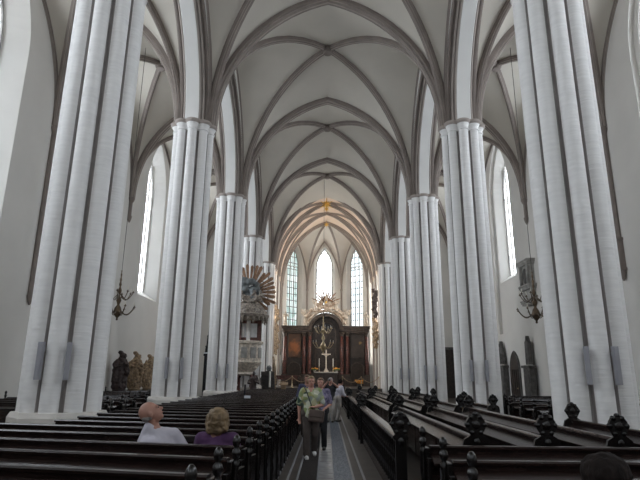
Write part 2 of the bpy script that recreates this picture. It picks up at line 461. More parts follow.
# ---------------------------------------------------------------- walls with windows
def outline(uc, w, sill, spring, rise, n=9):
    A, B = parch(w, rise, n)
    pts = [(uc-w, sill)] + [(uc+u, spring+z) for u, z, _, _ in A] + [(uc+u, spring+z) for u, z, _, _ in B[1:]] + [(uc+w, sill)]
    return pts
def wall_seg(mb, P, u0, u1, z0, z1, ow=None):
    """P(u,z,depth)->xyz; ow = (uc,w,sill,spring,rise) opening"""
    q = lambda a, b, c, d: mb.add([P(a,b,0),P(c,b,0),P(c,d,0),P(a,d,0)], [(0,1,2,3)])
    if not ow: q(u0,z0,u1,z1); return None
    uc, w, sill, spring, rise = ow
    q(u0,z0,u1,sill); q(u0,sill,uc-w,z1); q(uc+w,sill,u1,z1)
    O = outline(*ow)
    arc = O[1:-1]
    for (a,b),(c,d) in zip(arc[:-1], arc[1:]):
        if abs(c-a) < 1e-6: continue
        mb.add([P(a,b,0),P(c,d,0),P(c,z1,0),P(a,z1,0)], [(0,1,2,3)])
    return O
def bridge(mb, P, O1, d1, O2, d2, mi=0):
    n = len(O1)
    vs = [P(u,z,d1) for u,z in O1] + [P(u,z,d2) for u,z in O2]
    mb.add(vs, [(i,(i+1)%n,n+(i+1)%n,n+i) for i in range(n)], mi)
winc = [0]
def window(P, O2, g, dg, lights, bar, gm, bars=True):
    winc[0] += 1; nm = f'window_{winc[0]}'
    uc, w, sill, spring, rise = g
    gb = MB(); gb.add([P(u,z,dg) for u,z in O2], [tuple(range(len(O2)))])
    go = struct(gb.build(nm, gm))
    # stone mullions with pointed heads
    mm = MB(); A, B = parch(w, rise, 12)
    top = lambda u: spring + pz(w-abs(u-uc), w, rise)
    lw = 2*w/lights
    for i in range(1, lights):
        u = uc-w+i*lw; zt = top(u)
        vs = []
        for z in (sill, zt):
            for du, dd in ((-.05,-.03),(0,-.14),(.05,-.03),(.05,.02),(-.05,.02)): vs.append(P(u+du, z, dg+dd))
        mm.add(vs, [(k,(k+1)%5,5+(k+1)%5,5+k) for k in range(5)])
    for i in range(lights):
        c = uc-w+(i+.5)*lw
        for half in parch(lw/2, lw*.62, 6):
            pts = [P(c+u, spring-.5+z, dg-.07) for u,z,_,_ in half]
            mm.tube(pts, .04, 6)
    # outer frame
    mm.tube([P(u,z,dg-.05) for u,z in O2], .07, 6)
    mm.build('mullion', 'greystone', go)
    if bars:
        lb = MB(); z = sill+bar
        while z < spring+rise-.2:
            hw = w if z < spring else None
            if hw is None:
                # half width at this height
                lo, hi = 0, w
                for _ in range(20):
                    md = (lo+hi)/2
                    if top(uc+md) > z: lo = md
                    else: hi = md
                hw = lo
            p, q_ = P(uc-hw,z,dg-.03), P(uc+hw,z,dg-.03)
            lb.tube([p,q_], .034 if P(0,0,0)[1] > 50 else .022, 4); z += bar
        for i in range(lights):
            u = uc-w+(i+.5)*lw
            lb.tube([P(u,sill,dg-.02),P(u,top(u),dg-.02)], .026 if P(0,0,0)[1] > 50 else .014, 4)
        lb.build('glazing_bar', 'iron', go)
    return go
YS = [-9.0] + [-7.1+0] + [2.0] + PZ + [YE]
for side, sn in ((-1,'left'),(1,'right')):
    mb = MB()
    P = lambda u, z, d, side=side: (side*(XW+d), u, z)
    bounds = [YW, 2.0, PZ[0], PZ[1], PZ[2], PZ[3], PZ[4]]
    for y0, y1 in zip(bounds[:-1], bounds[1:]):
        uc = (y0+y1)/2
        if side < 0:
            ow = (uc, 1.85, 6.5, 13.7, 3.6); g = (uc, 1.25, 7.1, 13.8, 2.9)
            O1 = wall_seg(mb, P, y0, y1, 0, 19, ow); O2 = outline(*g); bridge(mb, P, O1, 0, O2, .85)
            window(P, O2, g, .85, 4, .62, 'win_side')
        else:
            nw = (uc, 1.95, 4.5, 13.7, 3.7)
            O1 = wall_seg(mb, P, y0, y1, 0, 19, nw); bridge(mb, P, O1, 0, O1, .22)
            P2 = lambda u, z, d: (XW+.22+d, u, z)
            ow = (uc, 1.62, 7.9, 13.8, 3.3); g = (uc, 1.2, 8.4, 13.8, 2.9)
            Oa = wall_seg(mb, P2, uc-2.1, uc+2.1, 4.3, 17.5, ow); O2 = outline(*g)
            bridge(mb, P2, Oa, 0, O2, .65); window(P2, O2, g, .65, 4, .62, 'win_side')
    wall_seg(mb, P, PZ[4], YE, 0, 19)
    # wall responds: slim shafts ending on corbels
    struct(mb.build(f'wall_{sn}', 'plaster'))
    tr = MB()
    for y in PZ + [2.0]:
        zb = (4.6 if side < 0 else 5.7) if y == PZ[1] else 10.6
        tr.lathe([(.10,zb),(.11,CAP-.3)], (side*(XW-.08), y, 0), 12)
        tr.lathe([(.12,CAP-.3),(.20,CAP-.12),(.20,CAP-.02)], (side*(XW-.10), y, 0), 12)
        tr.lathe([(.03,zb-.35),(.09,zb-.2),(.13,zb-.02),(.13,zb+.05)], (side*(XW-.10), y, 0), 10)
        if side > 0 and y == PZ[1]:
            tr.box((side*(XW-.1), y, zb+.1),(.3,.34,.10)); tr.box((side*(XW-.1), y, zb+1.3),(.3,.34,.10)); tr.box((side*(XW-.1), y, zb+.7),(.24,.26,1.1))
    struct(tr.build(f'trim_{5 if side<0 else 6}', 'rib', smooth=True, autos=40))
# west wall behind the camera with three tall windows added as unseen fill light
mb = MB(); P = lambda u, z, d: (u, YW-d, z)
for uc, x0, x1, w in ((-8.7,-XW,-XP,1.4),(0,-XP,XP,2.3),(8.7,XP,XW,1.4)):
    ow = (uc, w+.5, 6.0, 12.6, 4.2); g = (uc, w, 6.6, 12.6, 3.6)
    O1 = wall_seg(mb, P, x0, x1, 0, 20, ow); O2 = outline(*g); bridge(mb, P, O1, 0, O2, .8)
    window(P, O2, g, .8, 4, .7, 'win_west_fill')
struct(mb.build('wall_west', 'plaster'))
# east ends of the aisles
mb = MB()
for s in (-1,1):
    wall_seg(mb, lambda u,z,d: (s*u, YE, z), 5.2, XW, 0, 19)
struct(mb.build('wall_east_aisles', 'plaster'))
# ---------------------------------------------------------------- chancel and apse
XC = 5.15; CY0 = PZ[-1]; CY1 = 57.0; FZ = .75
mb = MB()
for s in (-1,1):
    P = lambda u, z, d, s=s: (s*(XC+d), u, z)
    ow = (50.6, 1.9, 6.0, 12.0, 4.4); g = (50.6, 1.6, 6.5, 12.0, 3.8)
    O1 = wall_seg(mb, P, CY0+.95, CY1, 0, 19.5, ow); O2 = outline(*g); bridge(mb, P, O1, 0, O2, .6)
    window(P, O2, g, .6, 4, .75, 'win_chancel')
struct(mb.build('wall_chancel', 'plaster'))
web = MB(); ribs = MB()
arcs = [CY0, 50.2, 53.4, CY1]
for y0, y1 in zip(arcs[:-1], arcs[1:]):
    A, B = parch(NA+.1, 7.0, 16)
    for half in (A, B):
        for (u,z,_,_),(u2,z2,_,_) in zip(half[:-1], half[1:]):
            # shallow camber between the arches
            k = 6
            for j in range(k):
                ya, yb = y0+(y1-y0)*j/k, y0+(y1-y0)*(j+1)/k
                ca, cb = .22*sin(pi*j/k), .22*sin(pi*(j+1)/k)
                f = lambda zz, c: CAP+zz + c*min(1, zz/3)
                web.add([(u,ya,f(z,ca)),(u2,ya,f(z2,ca)),(u2,yb,f(z2,cb)),(u,yb,f(z,cb))], [(0,1,2,3)])
for y in arcs[1:]:
    for s in (-1,1): rib_curve(ribs, (s*(NA+.1), y), (0, y), CAP, lambda t: pz(t*(NA+.1), NA+.1, 7.0), .34, .30)
for y0, y1 in ((CY0, 53.4), (50.2, CY1)):
    for s in (-1,1):
        for (ya, yb) in ((y0, y1), (y1, y0)):
            L = hypot(NA+.1, (y1-y0)/2)
            ym = (y0+y1)/2
            rib_curve(ribs, (s*(NA+.1), ya), (0, ym), CAP, lambda t: pz(t*L, L, 7.03), .26, .22)
struct(web.build('ceiling_chancel', 'warmweb', smooth=True, autos=30))
PO = [(-XC,CY1),(-XC,59.1),(-2.35,62.15),(1.80,62.15),(4.75,59.3),(XC,CY1)]
C0 = Vector((0,CY1)); web = MB(); mb = MB()
gls = ['win_chancel','win_apsel','win_apse','win_apser','win_chancel']
for e in range(5):
    A_ = Vector(PO[e]); B_ = Vector(PO[e+1]); Lw = (B_-A_).length; t_ = (B_-A_)/Lw
    n_ = Vector((-t_.y, t_.x));
    if n_.dot(C0-(A_+B_)/2) > 0: n_ = -n_      # outward
    P = lambda u, z, d, A_=A_, t_=t_, n_=n_: (*(A_+t_*u+n_*d), z)
    if e in (0,4): ow = (Lw/2, .62, 3.0, 12.6, 2.2); g = (Lw/2, .45, 3.4, 12.6, 1.9); li = 2
    else: ow = (Lw/2, 1.24, 3.0, 14.6, 2.5); g = (Lw/2, .95, 3.6, 14.6, 2.3); li = 3
    O1 = wall_seg(mb, P, 0, Lw, 0, 19.5, ow); O2 = outline(*g); bridge(mb, P, O1, 0, O2, .55)
    window(P, O2, g, .55, li, .75, gls[e])
    rr = 7.0; wr = 6.0
    ns, nv = 14, 12; o = len(web.v)
    wv = lambda v: pz(min(v,1-v)*Lw, Lw/2, wr)
    for i in range(ns+1):
        s = 1-cos(pi/2*i/ns)
        for j in range(nv+1):
            v = .5-.5*cos(pi*j/nv)
            b = (A_+(B_-A_)*v)*(1-s) + C0*s
            Ls = ((A_+(B_-A_)*v)-C0).length
            rib_h = pz(s*Ls, Ls, rr)
            web.v.append((b.x, b.y, CAP + rr-(rr-rib_h)*(1-wv(v)/rr)))
    for i in range(ns):
        for j in range(nv):
            k = o+i*(nv+1)+j; web.f.append((k,k+1,k+nv+2,k+nv+1)); web.m.append(0)
    # wall arch moulding
    for half in parch(Lw/2-.04, wr, 10):
        ribs.tube([P(Lw/2+u, CAP+z, -.06) for u,z,_,_ in half], .09, 6)
for k, (x, y) in enumerate(PO):
    L = (Vector((x,y))-C0).length
    rib_curve(ribs, (x,y), C0, CAP, lambda t: pz(t*L, L, 7.0), .22, .24)
    if 0 < k < 5:
        ribs.lathe([(.09,4.0),(.09,CAP-.2),(.16,CAP-.05),(.16,CAP+.05)], (x*.985, y-.1, 0), 10)
for s in (-1,1):
    for y in arcs[1:]: ribs.lathe([(.13,.7),(.13,CAP-.2),(.22,CAP-.05),(.22,CAP+.05)], (s*(XC-.06), y, 0), 10)
struct(web.build('ceiling_apse', 'apseweb', smooth=True, autos=35))
struct(ribs.build('trim_7', ['ribl','rib'], smooth=True, autos=30))
struct(mb.build('wall_apse', 'plaster'))
# chancel arch shoulder wall above the fifth piers
mb = MB()
for s in (-1,1): mb.box((s*5.6, CY0+.45, 16), (1.2,.9,8.3)); mb.box((s*5.45, CY0+.9, 6), (.7,.5,12))
struct(mb.build('trim_8', 'plaster'))

# ---------------------------------------------------------------- floor
mb = MB().box((0,(YW+YE)/2,-.1), (2*XW+1, YE-YW+2, .2)); struct(mb.build('floor', 'floor'))
mb = MB()
for i, (y, z) in enumerate(((44.6,.25),(44.95,.5),(45.3,.75))): mb.box((0,(y+63)/2,z-.125), (9.4 if y<47 else 10.3, 63-y, .25))
struct(mb.build('floor_chancel', 'floor'))
mb = MB().box((0,18,.006), (.27,38,.014)); struct(mb.build('floor_tiles', 'tile'))
mb = MB()
for x in (.135,-.135,.47,-.47,.65,-.63,-.81): mb.box((x,18,.010), (.035 if abs(x)>.2 else .02,38,.022))
struct(mb.build('trim_9', 'gridw'))
mb = MB()
for s in (-1,1):
    mb.box((s*.30,18,.006), (.30,38,.014), mi=0 if s > 0 else 1)
    y = -1.0
    while y < 26:
        mb.box((s*.30,y,.015), (.30,.02,.012), mi=0 if s > 0 else 1); y += .08
struct(mb.build('trim_10', ['grille','grilled']))
mb = MB(); 
y = 0
while y < 30: mb.box((0,y,.014), (.26,.012,.008)); y += .45
struct(mb.build('trim_11', 'tile'))

# camera
cam_d = bpy.data.cameras.new('camera'); cam = bpy.data.objects.new('camera', cam_d); COL.objects.link(cam)
cam_d.sensor_width = 36; cam_d.lens = 29.3; cam_d.clip_end = 300
cam.matrix_world = Matrix.Translation((0,0,1.65)) @ Matrix.Rotation(R(.77),4,'Z') @ Matrix.Rotation(R(90+14.75),4,'X') @ Matrix.Rotation(R(.5),4,'Z')
SC.camera = cam
w = bpy.data.worlds.new('sky'); SC.world = w; w.use_nodes = True
w.node_tree.nodes['Background'].inputs[0].default_value = (.75,.85,1,1); w.node_tree.nodes['Background'].inputs[1].default_value = 1.0
SC.view_settings.view_transform = 'Standard'; SC.view_settings.look = 'None'; SC.view_settings.gamma = 1
SC.view_settings.exposure = 0.15
SC.cycles.max_bounces = 10; SC.cycles.diffuse_bounces = 8
SC.cycles.sample_clamp_indirect = 6
# ---------------------------------------------------------------- pews
ORD = ['first','second','third','fourth','fifth','sixth','seventh','eighth','ninth','tenth','eleventh','twelfth','thirteenth','fourteenth','fifteenth','sixteenth','seventeenth','eighteenth','nineteenth','twentieth',
 'twenty-first','twenty-second','twenty-third','twenty-fourth','twenty-fifth','twenty-sixth','twenty-seventh','twenty-eighth','twenty-ninth','thirtieth','thirty-first','thirty-second','thirty-third','thirty-fourth','thirty-fifth','thirty-sixth','thirty-seventh','thirty-eighth','thirty-ninth','fortieth']
PT = .93
def end_panel(u, root, narrow=False):
    """carved pew end at local x=u, board in the local y-z plane, with rosette finial"""
    mb = MB(); cz, r = 1.075, .125
    if narrow: pl = [(.07,.0),(.07,.88),(.10,.90),(.10,.93),(.055,.965)]
    else: pl = [(.26,.0),(.26,.42),(.20,.50),(.16,.62),(.17,.80),(.15,.90),(.10,.935),(.055,.965)]
    for k in range(0, 15):
        a = R(-62) + R(304)*k/14
        pl.append((r*cos(a)*1.0, cz + r*sin(a)))
    pl += [(-.055,.965),(-.10,.93),(-.10,.90),(-.07,.88),(-.07,.0)] if narrow else [(-.055,.965),(-.10,.935),(-.16,.90),(-.19,.80),(-.20,.0)]
    mb.extrude(pl, .045, lambda a, b, c: (u+c, a, b))
    o = mb.build('end_panel', 'woodblk', root, bevel=.010)
    fb = MB()
    for sg in (-1,1):
        fb.ell((u+sg*.020,0,cz),(.022,.06,.06), n=10)
        for k in range(6):
            a = k*pi/3; fb.ell((u+sg*.018, .108*cos(a), cz+.108*sin(a)), (.020,.034,.034), n=8)
        fb.ell((u+sg*.022, 0, .86), (.018,.05,.06), n=8)
        if not narrow:
            fb.ell((u+sg*.022, 0, .70), (.016,.04,.05), n=8); fb.ell((u+sg*.022, 0, .55), (.016,.04,.05), n=8); fb.ell((u+sg*.022, 0.04, .30), (.016,.06,.12), n=8)
    fb.ell((u,0,cz+.13),(.03,.04,.03), n=10)
    fb.build('finial', 'woodblk', o, smooth=True)
    return o
def end_post(u, root):
    """slim turned post with stacked knobs on a plain panel closing the pew"""
    o = MB().box((u,.06,.42),(.04,.46,.80)).box((u,.0,.86),(.05,.16,.10)).build('end_panel', 'woodblk', root, bevel=.008)
    MB().lathe([(.034,0),(.036,.08),(.022,.12),(.036,.22),(.040,.32),(.024,.44),(.034,.50),(.022,.54),(.036,.64),(.038,.72),(.022,.80),(.034,.85),(.036,.90),(.020,.92),(.034,.94),(.044,.97),(.036,1.0),(.018,1.02),(.032,1.04),(.040,1.07),(.032,1.105),(.012,1.13)], (u*1.0+(.04 if u > 0 else -.04),-.02,0), 10).build('finial', 'woodblk', o, smooth=True)
    return o
def make_pew(L, right_end=True, left_end=True, seat=1, rest='wood', mat_='woodm', end=end_panel):
    """bench along local -x from 0 to -L when ext=0; back panel at y=0, seat on the +y side"""
    root = empty('pew')
    mb = MB().box((-L/2,0,.50),(L,.028,.82))
    k = 0; x = -.35
    while x > -L: mb.box((x,0,.50),(.07,.045,.82)); x -= 1.1
    mb.build('backrest', mat_, root, bevel=.004)
    tr = MB()
    tr.extrude([(-.045,PT-.04),(.03,PT-.04),(.035,PT-.01),(.02,PT),(-.04,PT),(-.052,PT-.015)], L, lambda a,b,c: (-L/2+c, a, b))
    tr.build('top_rail', 'edge' if rest == 'edge' else mat_, root)
    bk = MB(); bk.box((-L/2,-seat*.13,PT-.13),(L,.20,.022), Matrix.Rotation(seat*R(22),3,'X')); bk.build('book_rest', mat_, root, bevel=.003)
    MB().box((-L/2,seat*.25,.44),(L,.38,.035)).build('seat', mat_, root, bevel=.006)
    st = MB(); x = -.5
    while x > -L: st.box((x,seat*.22,.22),(.04,.30,.42)); x -= 1.6
    st.build('seat_support', mat_, root)
    if right_end: end(.035, root)
    if left_end: end(-L-.035, root)
    return root
ang = R(-11)          # rows swing slightly away towards the wall
pl_long = make_pew(6.3, True, False, end=end_post); pl_mid = make_pew(3.7, True, False, end=end_post); pl_end = make_pew(3.7, True, True, end=end_post)
used = {}
y = 3.44; i = 0
while y < 33.4:
    src, key = (pl_long, 'l') if y < 8.4 else ((pl_end, 'e') if 10.5 < y < 12.4 else (pl_mid, 'm'))
    p = copy_tree(src) if key in used else src
    used[key] = 1
    p.location = (-.885, y, 0); p.rotation_euler = (0,0,ang)
    tag(p, f'dark wooden pew left of the central aisle, {ORD[i]} row counted from the camera', 'pew', 'pews in rows on the left of the central aisle')
    y += .835; i += 1
# right of the aisle: a few rows facing the altar close to the camera
pr = make_pew(8.2, False, True, end=end_post)
for i, yy in enumerate((4.15, 5.12, 6.18)):
    p = pr if i == 0 else copy_tree(pr)
    p.location = (9.35, yy, 0)
    tag(p, f'dark pew row facing the altar right of the aisle, {ORD[i]} counted from the camera', 'pew', 'pews facing the altar in front of the sideways pews')
# long benches set lengthwise
secs = [(7.15, 14.3), (15.25, 22.4), (23.6, 31.0)]
lens = {}
xs = [1.93, 2.83, 3.75, 4.65]
col_n = ['nearest the aisle', 'second from the aisle', 'third from the aisle', 'nearest the piers']
sec_n = ['near section', 'middle section', 'far section']
for si, (y0, y1) in enumerate(secs):
    for ci, x in enumerate(xs):
        yy1 = y1
        if ci == 3: yy1 = {0: 10.35, 1: 18.3, 2: 27.4}[si]
        yy0 = y0 if ci < 3 or si == 0 else {1: 15.25, 2: 23.6}[si]
        L = round(yy1-yy0, 2)
        if L in lens: p = copy_tree(lens[L])
        else: p = make_pew(L, True, True, seat=1, rest='edge' if ci < 3 else 'wood'); lens[L] = p
        p.location = (x, yy0, 0); p.rotation_euler = (0,0,R(-90))
        tag(p, f'pew set lengthwise on the right, {col_n[ci]}, {sec_n[si]}', 'pew', 'sideways pews on the right of the aisle')
# fix orientation: local -x must run to +y
# barrier with sloping top along the aisle
def barrier(L):
    root = empty('aisle_barrier')
    tr = MB(); tr.extrude([(-.07,PT-.05),(.06,PT-.03),(.07,PT),(.03,PT+.012),(-.05,PT-.005),(-.075,PT-.02)], L, lambda a,b,c: (-L/2+c, a, b)); tr.build('handrail', 'edge', root)
    pn = MB().box((-L/2,.02,.10),(L,.05,.20)).box((-L/2,.02,.62),(L,.04,.06)).box((-L/2,.05,.45),(L,.012,.86)); pn.build('panel', 'woodm', root)
    bm = MB(); x = -.15
    while x > -L:
        bm.lathe([(.035,.2),(.04,.24),(.02,.28),(.04,.36),(.045,.42),(.022,.52),(.03,.58),(.04,.60),(.04,.64),(.025,.70),(.035,.80),(.04,.88)], (x,0,0), 8); x -= .28
    bm.build('baluster', 'woodblk', root, smooth=True)
    end_panel(.035, root, True); end_panel(-L-.035, root, True)
    return root
bp_ = {}
for si, (y0, y1) in enumerate(secs):
    L = round(y1-y0, 2)
    p = barrier(L); p.location = (.96, y0, 0); p.rotation_euler = (0,0,R(-90))
    tag(p, f'balustered wooden barrier along the right edge of the aisle, {sec_n[si]}', 'barrier', 'wooden barriers along the aisle')
# pews in the side aisles
pa = make_pew(3.7, True, True, end=end_post); pb = make_pew(4.5, True, True, end=end_post); nb = 0
n = 0
for i in range(11):
    if i < 5: p = pb if i == 0 else copy_tree(pb)
    else: p = pa if i == 5 else copy_tree(pa)
    p.location = (10.35, 13.2+i*1.0+(.9 if i > 4 else 0), 0)
    tag(p, f'dark pew in the right side aisle, {ORD[i]} row counted from the camera', 'pew', 'pews in the right side aisle')
for i in range(12):
    p = copy_tree(pb if i < 4 else pa); p.location = (-5.95 if i < 4 else -6.9, 14.6+i*1.05, 0)
    tag(p, f'dark pew in the left side aisle, {ORD[i]} row counted from the camera', 'pew', 'pews in the left side aisle')

# ---------------------------------------------------------------- soft bodies
def soft(mb, name, m, parent, voxel=.012, smooth=4, disp=None):
    o = mb.build(name, m, parent, smooth=True)
    md = o.modifiers.new('skin', 'REMESH'); md.mode = 'VOXEL'; md.voxel_size = voxel; md.use_smooth_shade = True
    if smooth:
        s = o.modifiers.new('relax', 'SMOOTH'); s.iterations = smooth; s.factor = .5
    if disp:
        t = bpy.data.textures.new(name, 'CLOUDS'); t.noise_scale = disp[1]; t.noise_depth = 2
        d = o.modifiers.new('folds', 'DISPLACE'); d.texture = t; d.strength = disp[0]; d.mid_level = .5
    return o
V = Vector
def head(mb, c, rot, s=1.0):
    """skull, jaw, nose, ears, brow; face looks along rot @ -Y"""
    f = lambda x,y,z: V(c) + rot @ V((x*s,y*s,z*s))
    mb.ell(f(0,.012,.028), (.076*s,.095*s,.092*s), rot, 16)
    mb.ell(f(0,-.025,-.035), (.058*s,.068*s,.075*s), rot, 14)
    mb.ell(f(0,-.055,-.085), (.030*s,.03*s,.024*s), rot, 10)
    mb.cap(f(0,-.085,.015), f(0,-.108,-.022), .009*s, .015*s, 8)
    mb.cap(f(-.035,-.076,.03), f(.035,-.076,.03), .014*s, .014*s, 8)
    for q in (-1,1): mb.ell(f(q*.078,.01,-.005), (.012*s,.022*s,.034*s), rot, 10)
def face_parts(root, c, rot, s=1.0):
    f = lambda x,y,z: V(c) + rot @ V((x*s,y*s,z*s))
    for q in (-1,1):
        MB().ell(f(q*.030,-.086,.008), (.012*s,.007*s,.007*s), rot, 10).build('eye', 'eye', root, smooth=True)
    MB().ell(f(0,-.092,-.055), (.024*s,.008*s,.007*s), rot, 10).build('mouth', 'lips', root, smooth=True)
def hand(mb, w, d, side, s=1.0, curl=.5):
    """palm and five fingers from wrist w along d"""
    w = V(w); d = V(d).normalized(); up = V((0,0,1)) if abs(d.z) < .8 else V((0,-1,0))
    sd = d.cross(up).normalized()*side; n = sd.cross(d).normalized()
    mb.cap(w, w+d*.05*s, .024*s, .026*s, 8); 
    for k in range(4):
        b = w + d*.065*s + sd*(-.027+.018*k)*s
        mb.cap(w+d*.03*s+sd*(-.018+.012*k)*s, b, .014*s, .011*s, 6)
        ln = (.062,.072,.068,.052)[k]*s
        m_ = b + (d*cos(curl*.6)-n*sin(curl*.6))*ln*.55; mb.cap(b, m_, .010*s, .009*s, 6)
        mb.cap(m_, m_+(d*cos(curl*1.6)-n*sin(curl*1.6))*ln*.55, .009*s, .007*s, 6)
    t0 = w + d*.02*s - sd*.022*s; t1 = t0 + (d*.5-sd*.8).normalized()*.04*s
    mb.cap(t0, t1, .014*s, .011*s, 6); mb.cap(t1, t1+(d*.9-sd*.3-n*.2).normalized()*.032*s, .011*s, .008*s, 6)
def person(name, loc, rz, J, label, top, top_mat, leg_mat, hair_mat, hair, shoe_mat='darkshoe', sleeve=.5, headrot=None, voxel=.011, long_leg=True, w=1.0, cat='person', hs=1.0, seated=False):
    """J: joints in metres, local frame, facing -Y"""
    root = empty(name, loc, rz, label, cat)
    hr = headrot if headrot is not None else Matrix.Identity(3)
    b = MB(); g = lambda k: V(J[k])
    head(b, g('head'), hr, hs)
    b.cap(g('neck'), g('head')+hr@V((0,.015,-.04)), .055*w, .052*w)
    b.cap(g('chest'), g('neck')-V((0,0,.03)), .12*w, .07*w); b.cap(g('pelvis'), g('chest'), .13*w, .12*w)
    for q, s in (('l',-1),('r',1)):
        sh, el, wr = g('sh'+q), g('el'+q), g('wr'+q)
        b.cap(g('neck')-V((0,0,.05)), sh, .06*w, .052*w); b.cap(sh, el, .050*w, .038*w); b.cap(el, wr, .038*w, .025*w)
        hd = J.get('hd'+q); d = V(hd) if hd else (wr-el)
        hand(b, wr, d, s)
        hp, kn, an = g('hip'+q), g('kn'+q), g('an'+q)
        b.cap(hp, kn, .088*w, .058*w); b.cap(kn, an, .056*w, .038*w)
        ft = J.get('ft'+q, an + V((0,-.15,-.03)))
        b.cap(an-V((0,-.03,.03)), ft, .038, .03)
    body = soft(b, 'body', 'skin', root, voxel)
    face_parts(root, g('head'), hr, hs)
    # shirt
    t = MB(); e = .016
    t.cap(g('chest')+V((0,0,.02)), g('neck')-V((0,0,.075)), .135*w, .085*w); 
    t.cap(g('pelvis')+V((0,0,.02)), g('chest'), .150*w+e, .140*w)
    sd = (g('shr')-g('shl')).normalized()
    t.cap(g('chest')-sd*.06*w, g('chest')+sd*.06*w, .125*w, .125*w)
    for q in 'lr':
        sh, el, wr = g('sh'+q), g('el'+q), g('wr'+q)
        t.cap(g('neck')-V((0,0,.075)), sh, .06*w+e, .056*w+e)
        t.cap(g('chest'), sh, .09*w, .05*w)
        if sleeve <= 1: t.cap(sh, sh+(el-sh)*sleeve, .056*w+e, .052*w+e)
        else: t.cap(sh, el, .056*w+e, .045*w+e); t.cap(el, el+(wr-el)*(sleeve-1), .045*w+e, .036*w+e)
    soft(t, top, top_mat, root, .014, 3, (.018,.10))
    # trousers
    t = MB()
    t.cap(g('hipl')+V((-.01,0,.05)), g('hipr')+V((.01,0,.05)), .115*w, .115*w)
    for q in 'lr':
        hp, kn, an = g('hip'+q), g('kn'+q), g('an'+q)
        t.cap(hp, kn, .098*w, .072*w)
        t.cap(kn, kn+(an-kn)*(.95 if long_leg else .1), .072*w, .062*w)
    soft(t, 'trousers', leg_mat, root, .015, 3, (.015,.12))
    for q in 'lr':
        an = g('an'+q); ft = V(J.get('ft'+q, an + V((0,-.15,-.03))))
        MB().cap(an-V((0,-.03,.035)), ft, .046, .038).build('shoe', shoe_mat, root, smooth=True)
    # hair
    if hair:
        t = MB(); f = lambda x,y,z: g('head') + hr @ V((x,y,z))
        for (x,y,z,a,b2,c) in hair: t.ell(f(x,y,z), (a,b2,c), hr, 14)
        soft(t, 'hair', hair_mat, root, .010, 2, (.045,.05) if len(hair) == 6 and hs == 1.1 else (.022,.035))
    return root
BOB = [(0,.035,.045,.098,.098,.092),(0,.055,-.01,.092,.075,.085),(-.075,.025,-.01,.03,.06,.08),(.075,.025,-.01,.03,.06,.08),(0,-.035,.085,.075,.06,.035)]
SHORT = [(0,.035,.05,.088,.090,.082),(0,.06,.0,.078,.055,.07),(0,-.03,.088,.065,.055,.026),(-.07,.02,.01,.018,.05,.05),(.07,.02,.01,.018,.05,.05)]
def stand(h=1.65, step=0.0, al=None, ar=None):
    s = h/1.65
    J = dict(pelvis=(0,0,.90), chest=(0,.0,1.20), neck=(0,.01,1.40), head=(0,-.01,1.54),
      shl=(-.165,.01,1.345), elr=(.235,.03,1.06), wrr=(.25,-.03,.83), shr=(.165,.01,1.345), ell=(-.235,.03,1.06), wrl=(-.25,-.03,.83),
      hipl=(-.085,0,.86), hipr=(.085,0,.86), knl=(-.09,-.02-step*.5,.47), knr=(.09,-.03+step*.4,.47), anl=(-.09,.03-step,.08), anr=(.09,.03+step,.08))
    if al: J.update(al)
    if ar: J.update(ar)
    return {k: tuple(c*s for c in v) for k, v in J.items()}
# woman walking towards the camera
J = stand(1.66, .13, al=dict(ell=(-.25,.06,1.06), wrl=(-.24,.02,.80)), ar=dict(elr=(.25,.00,1.07), wrr=(.06,-.20,1.03), hdr=(-1,-.2,.15)))
J['anr'] = (.10,.22,.14); J['ftr'] = (.10,.10,.07); J['ftl'] = (-.09,-.25,.035)
pw = person('person', (-.32,11.7,0), R(6), J, 'woman with short blond hair in a green floral top walking down the aisle', 'floral_top', 'floral', 'trouser', 'blond', SHORT, shoe_mat='shoe', sleeve=.85, w=1.12)
bg = empty('shoulder_bag', (-.32,11.7,0), R(6), 'brown leather shoulder bag carried by the woman in the green floral top', 'bag')
MB().box((.10,-.20,.86),(.33,.12,.25), Matrix.Rotation(R(8),3,'Y')).build('pouch', 'bag', bg, bevel=.04)
MB().box((.10,-.265,.91),(.30,.02,.14), Matrix.Rotation(R(8),3,'Y')).build('flap', 'bag', bg, bevel=.008)
MB().tube([(-.15,.0,1.44),(-.12,-.12,1.38),(-.06,-.18,1.22),(.0,-.19,1.05),(.02,-.20,.97)], .012, 6).build('strap', 'strap', bg)
# second woman just behind
J = stand(1.62, .08, ar=dict(elr=(.24,.03,1.05), wrr=(.14,-.16,.98)))
person('person', (-.13,12.9,0), R(-4), J, 'woman with reddish brown hair in a blue flowered blouse behind the green floral top', 'blouse', 'purpleflower', 'blackcloth', 'brownhair', SHORT, sleeve=.8, w=1.05)
J = stand(1.70)
person('person', (-.55,15.6,0), R(8), J, 'man in a blue shirt mostly hidden behind the two women', 'shirt', 'bluecloth', 'trouser', 'brownhair', SHORT, sleeve=.9, w=1.1)
# photographer
J = stand(1.62, .0, al=dict(ell=(-.26,-.16,1.30), wrl=(-.09,-.26,1.50), hdl=(.6,-.1,.8)), ar=dict(elr=(.30,-.12,1.32), wrr=(.10,-.26,1.50), hdr=(-.6,-.1,.8)))
person('person', (.17,20.6,0), R(-8), J, 'person in a black T-shirt raising a camera to the face with both arms', 't_shirt', 'blackcloth', 'beige', 'greyhair', SHORT, sleeve=.55, w=1.15)
cr = empty('camera', (.17,20.6,0), R(-8), 'small grey camera held up by the person in the black T-shirt', 'camera')
MB().box((0,-.30,1.555),(.12,.03,.07)).build('camera_body', 'camera', cr, bevel=.008); MB().lathe([(.025,0),(.025,.03)], (0,-.315,1.55), 12, axis=Matrix.Rotation(R(90),3,'X')).build('lens', 'iron', cr)
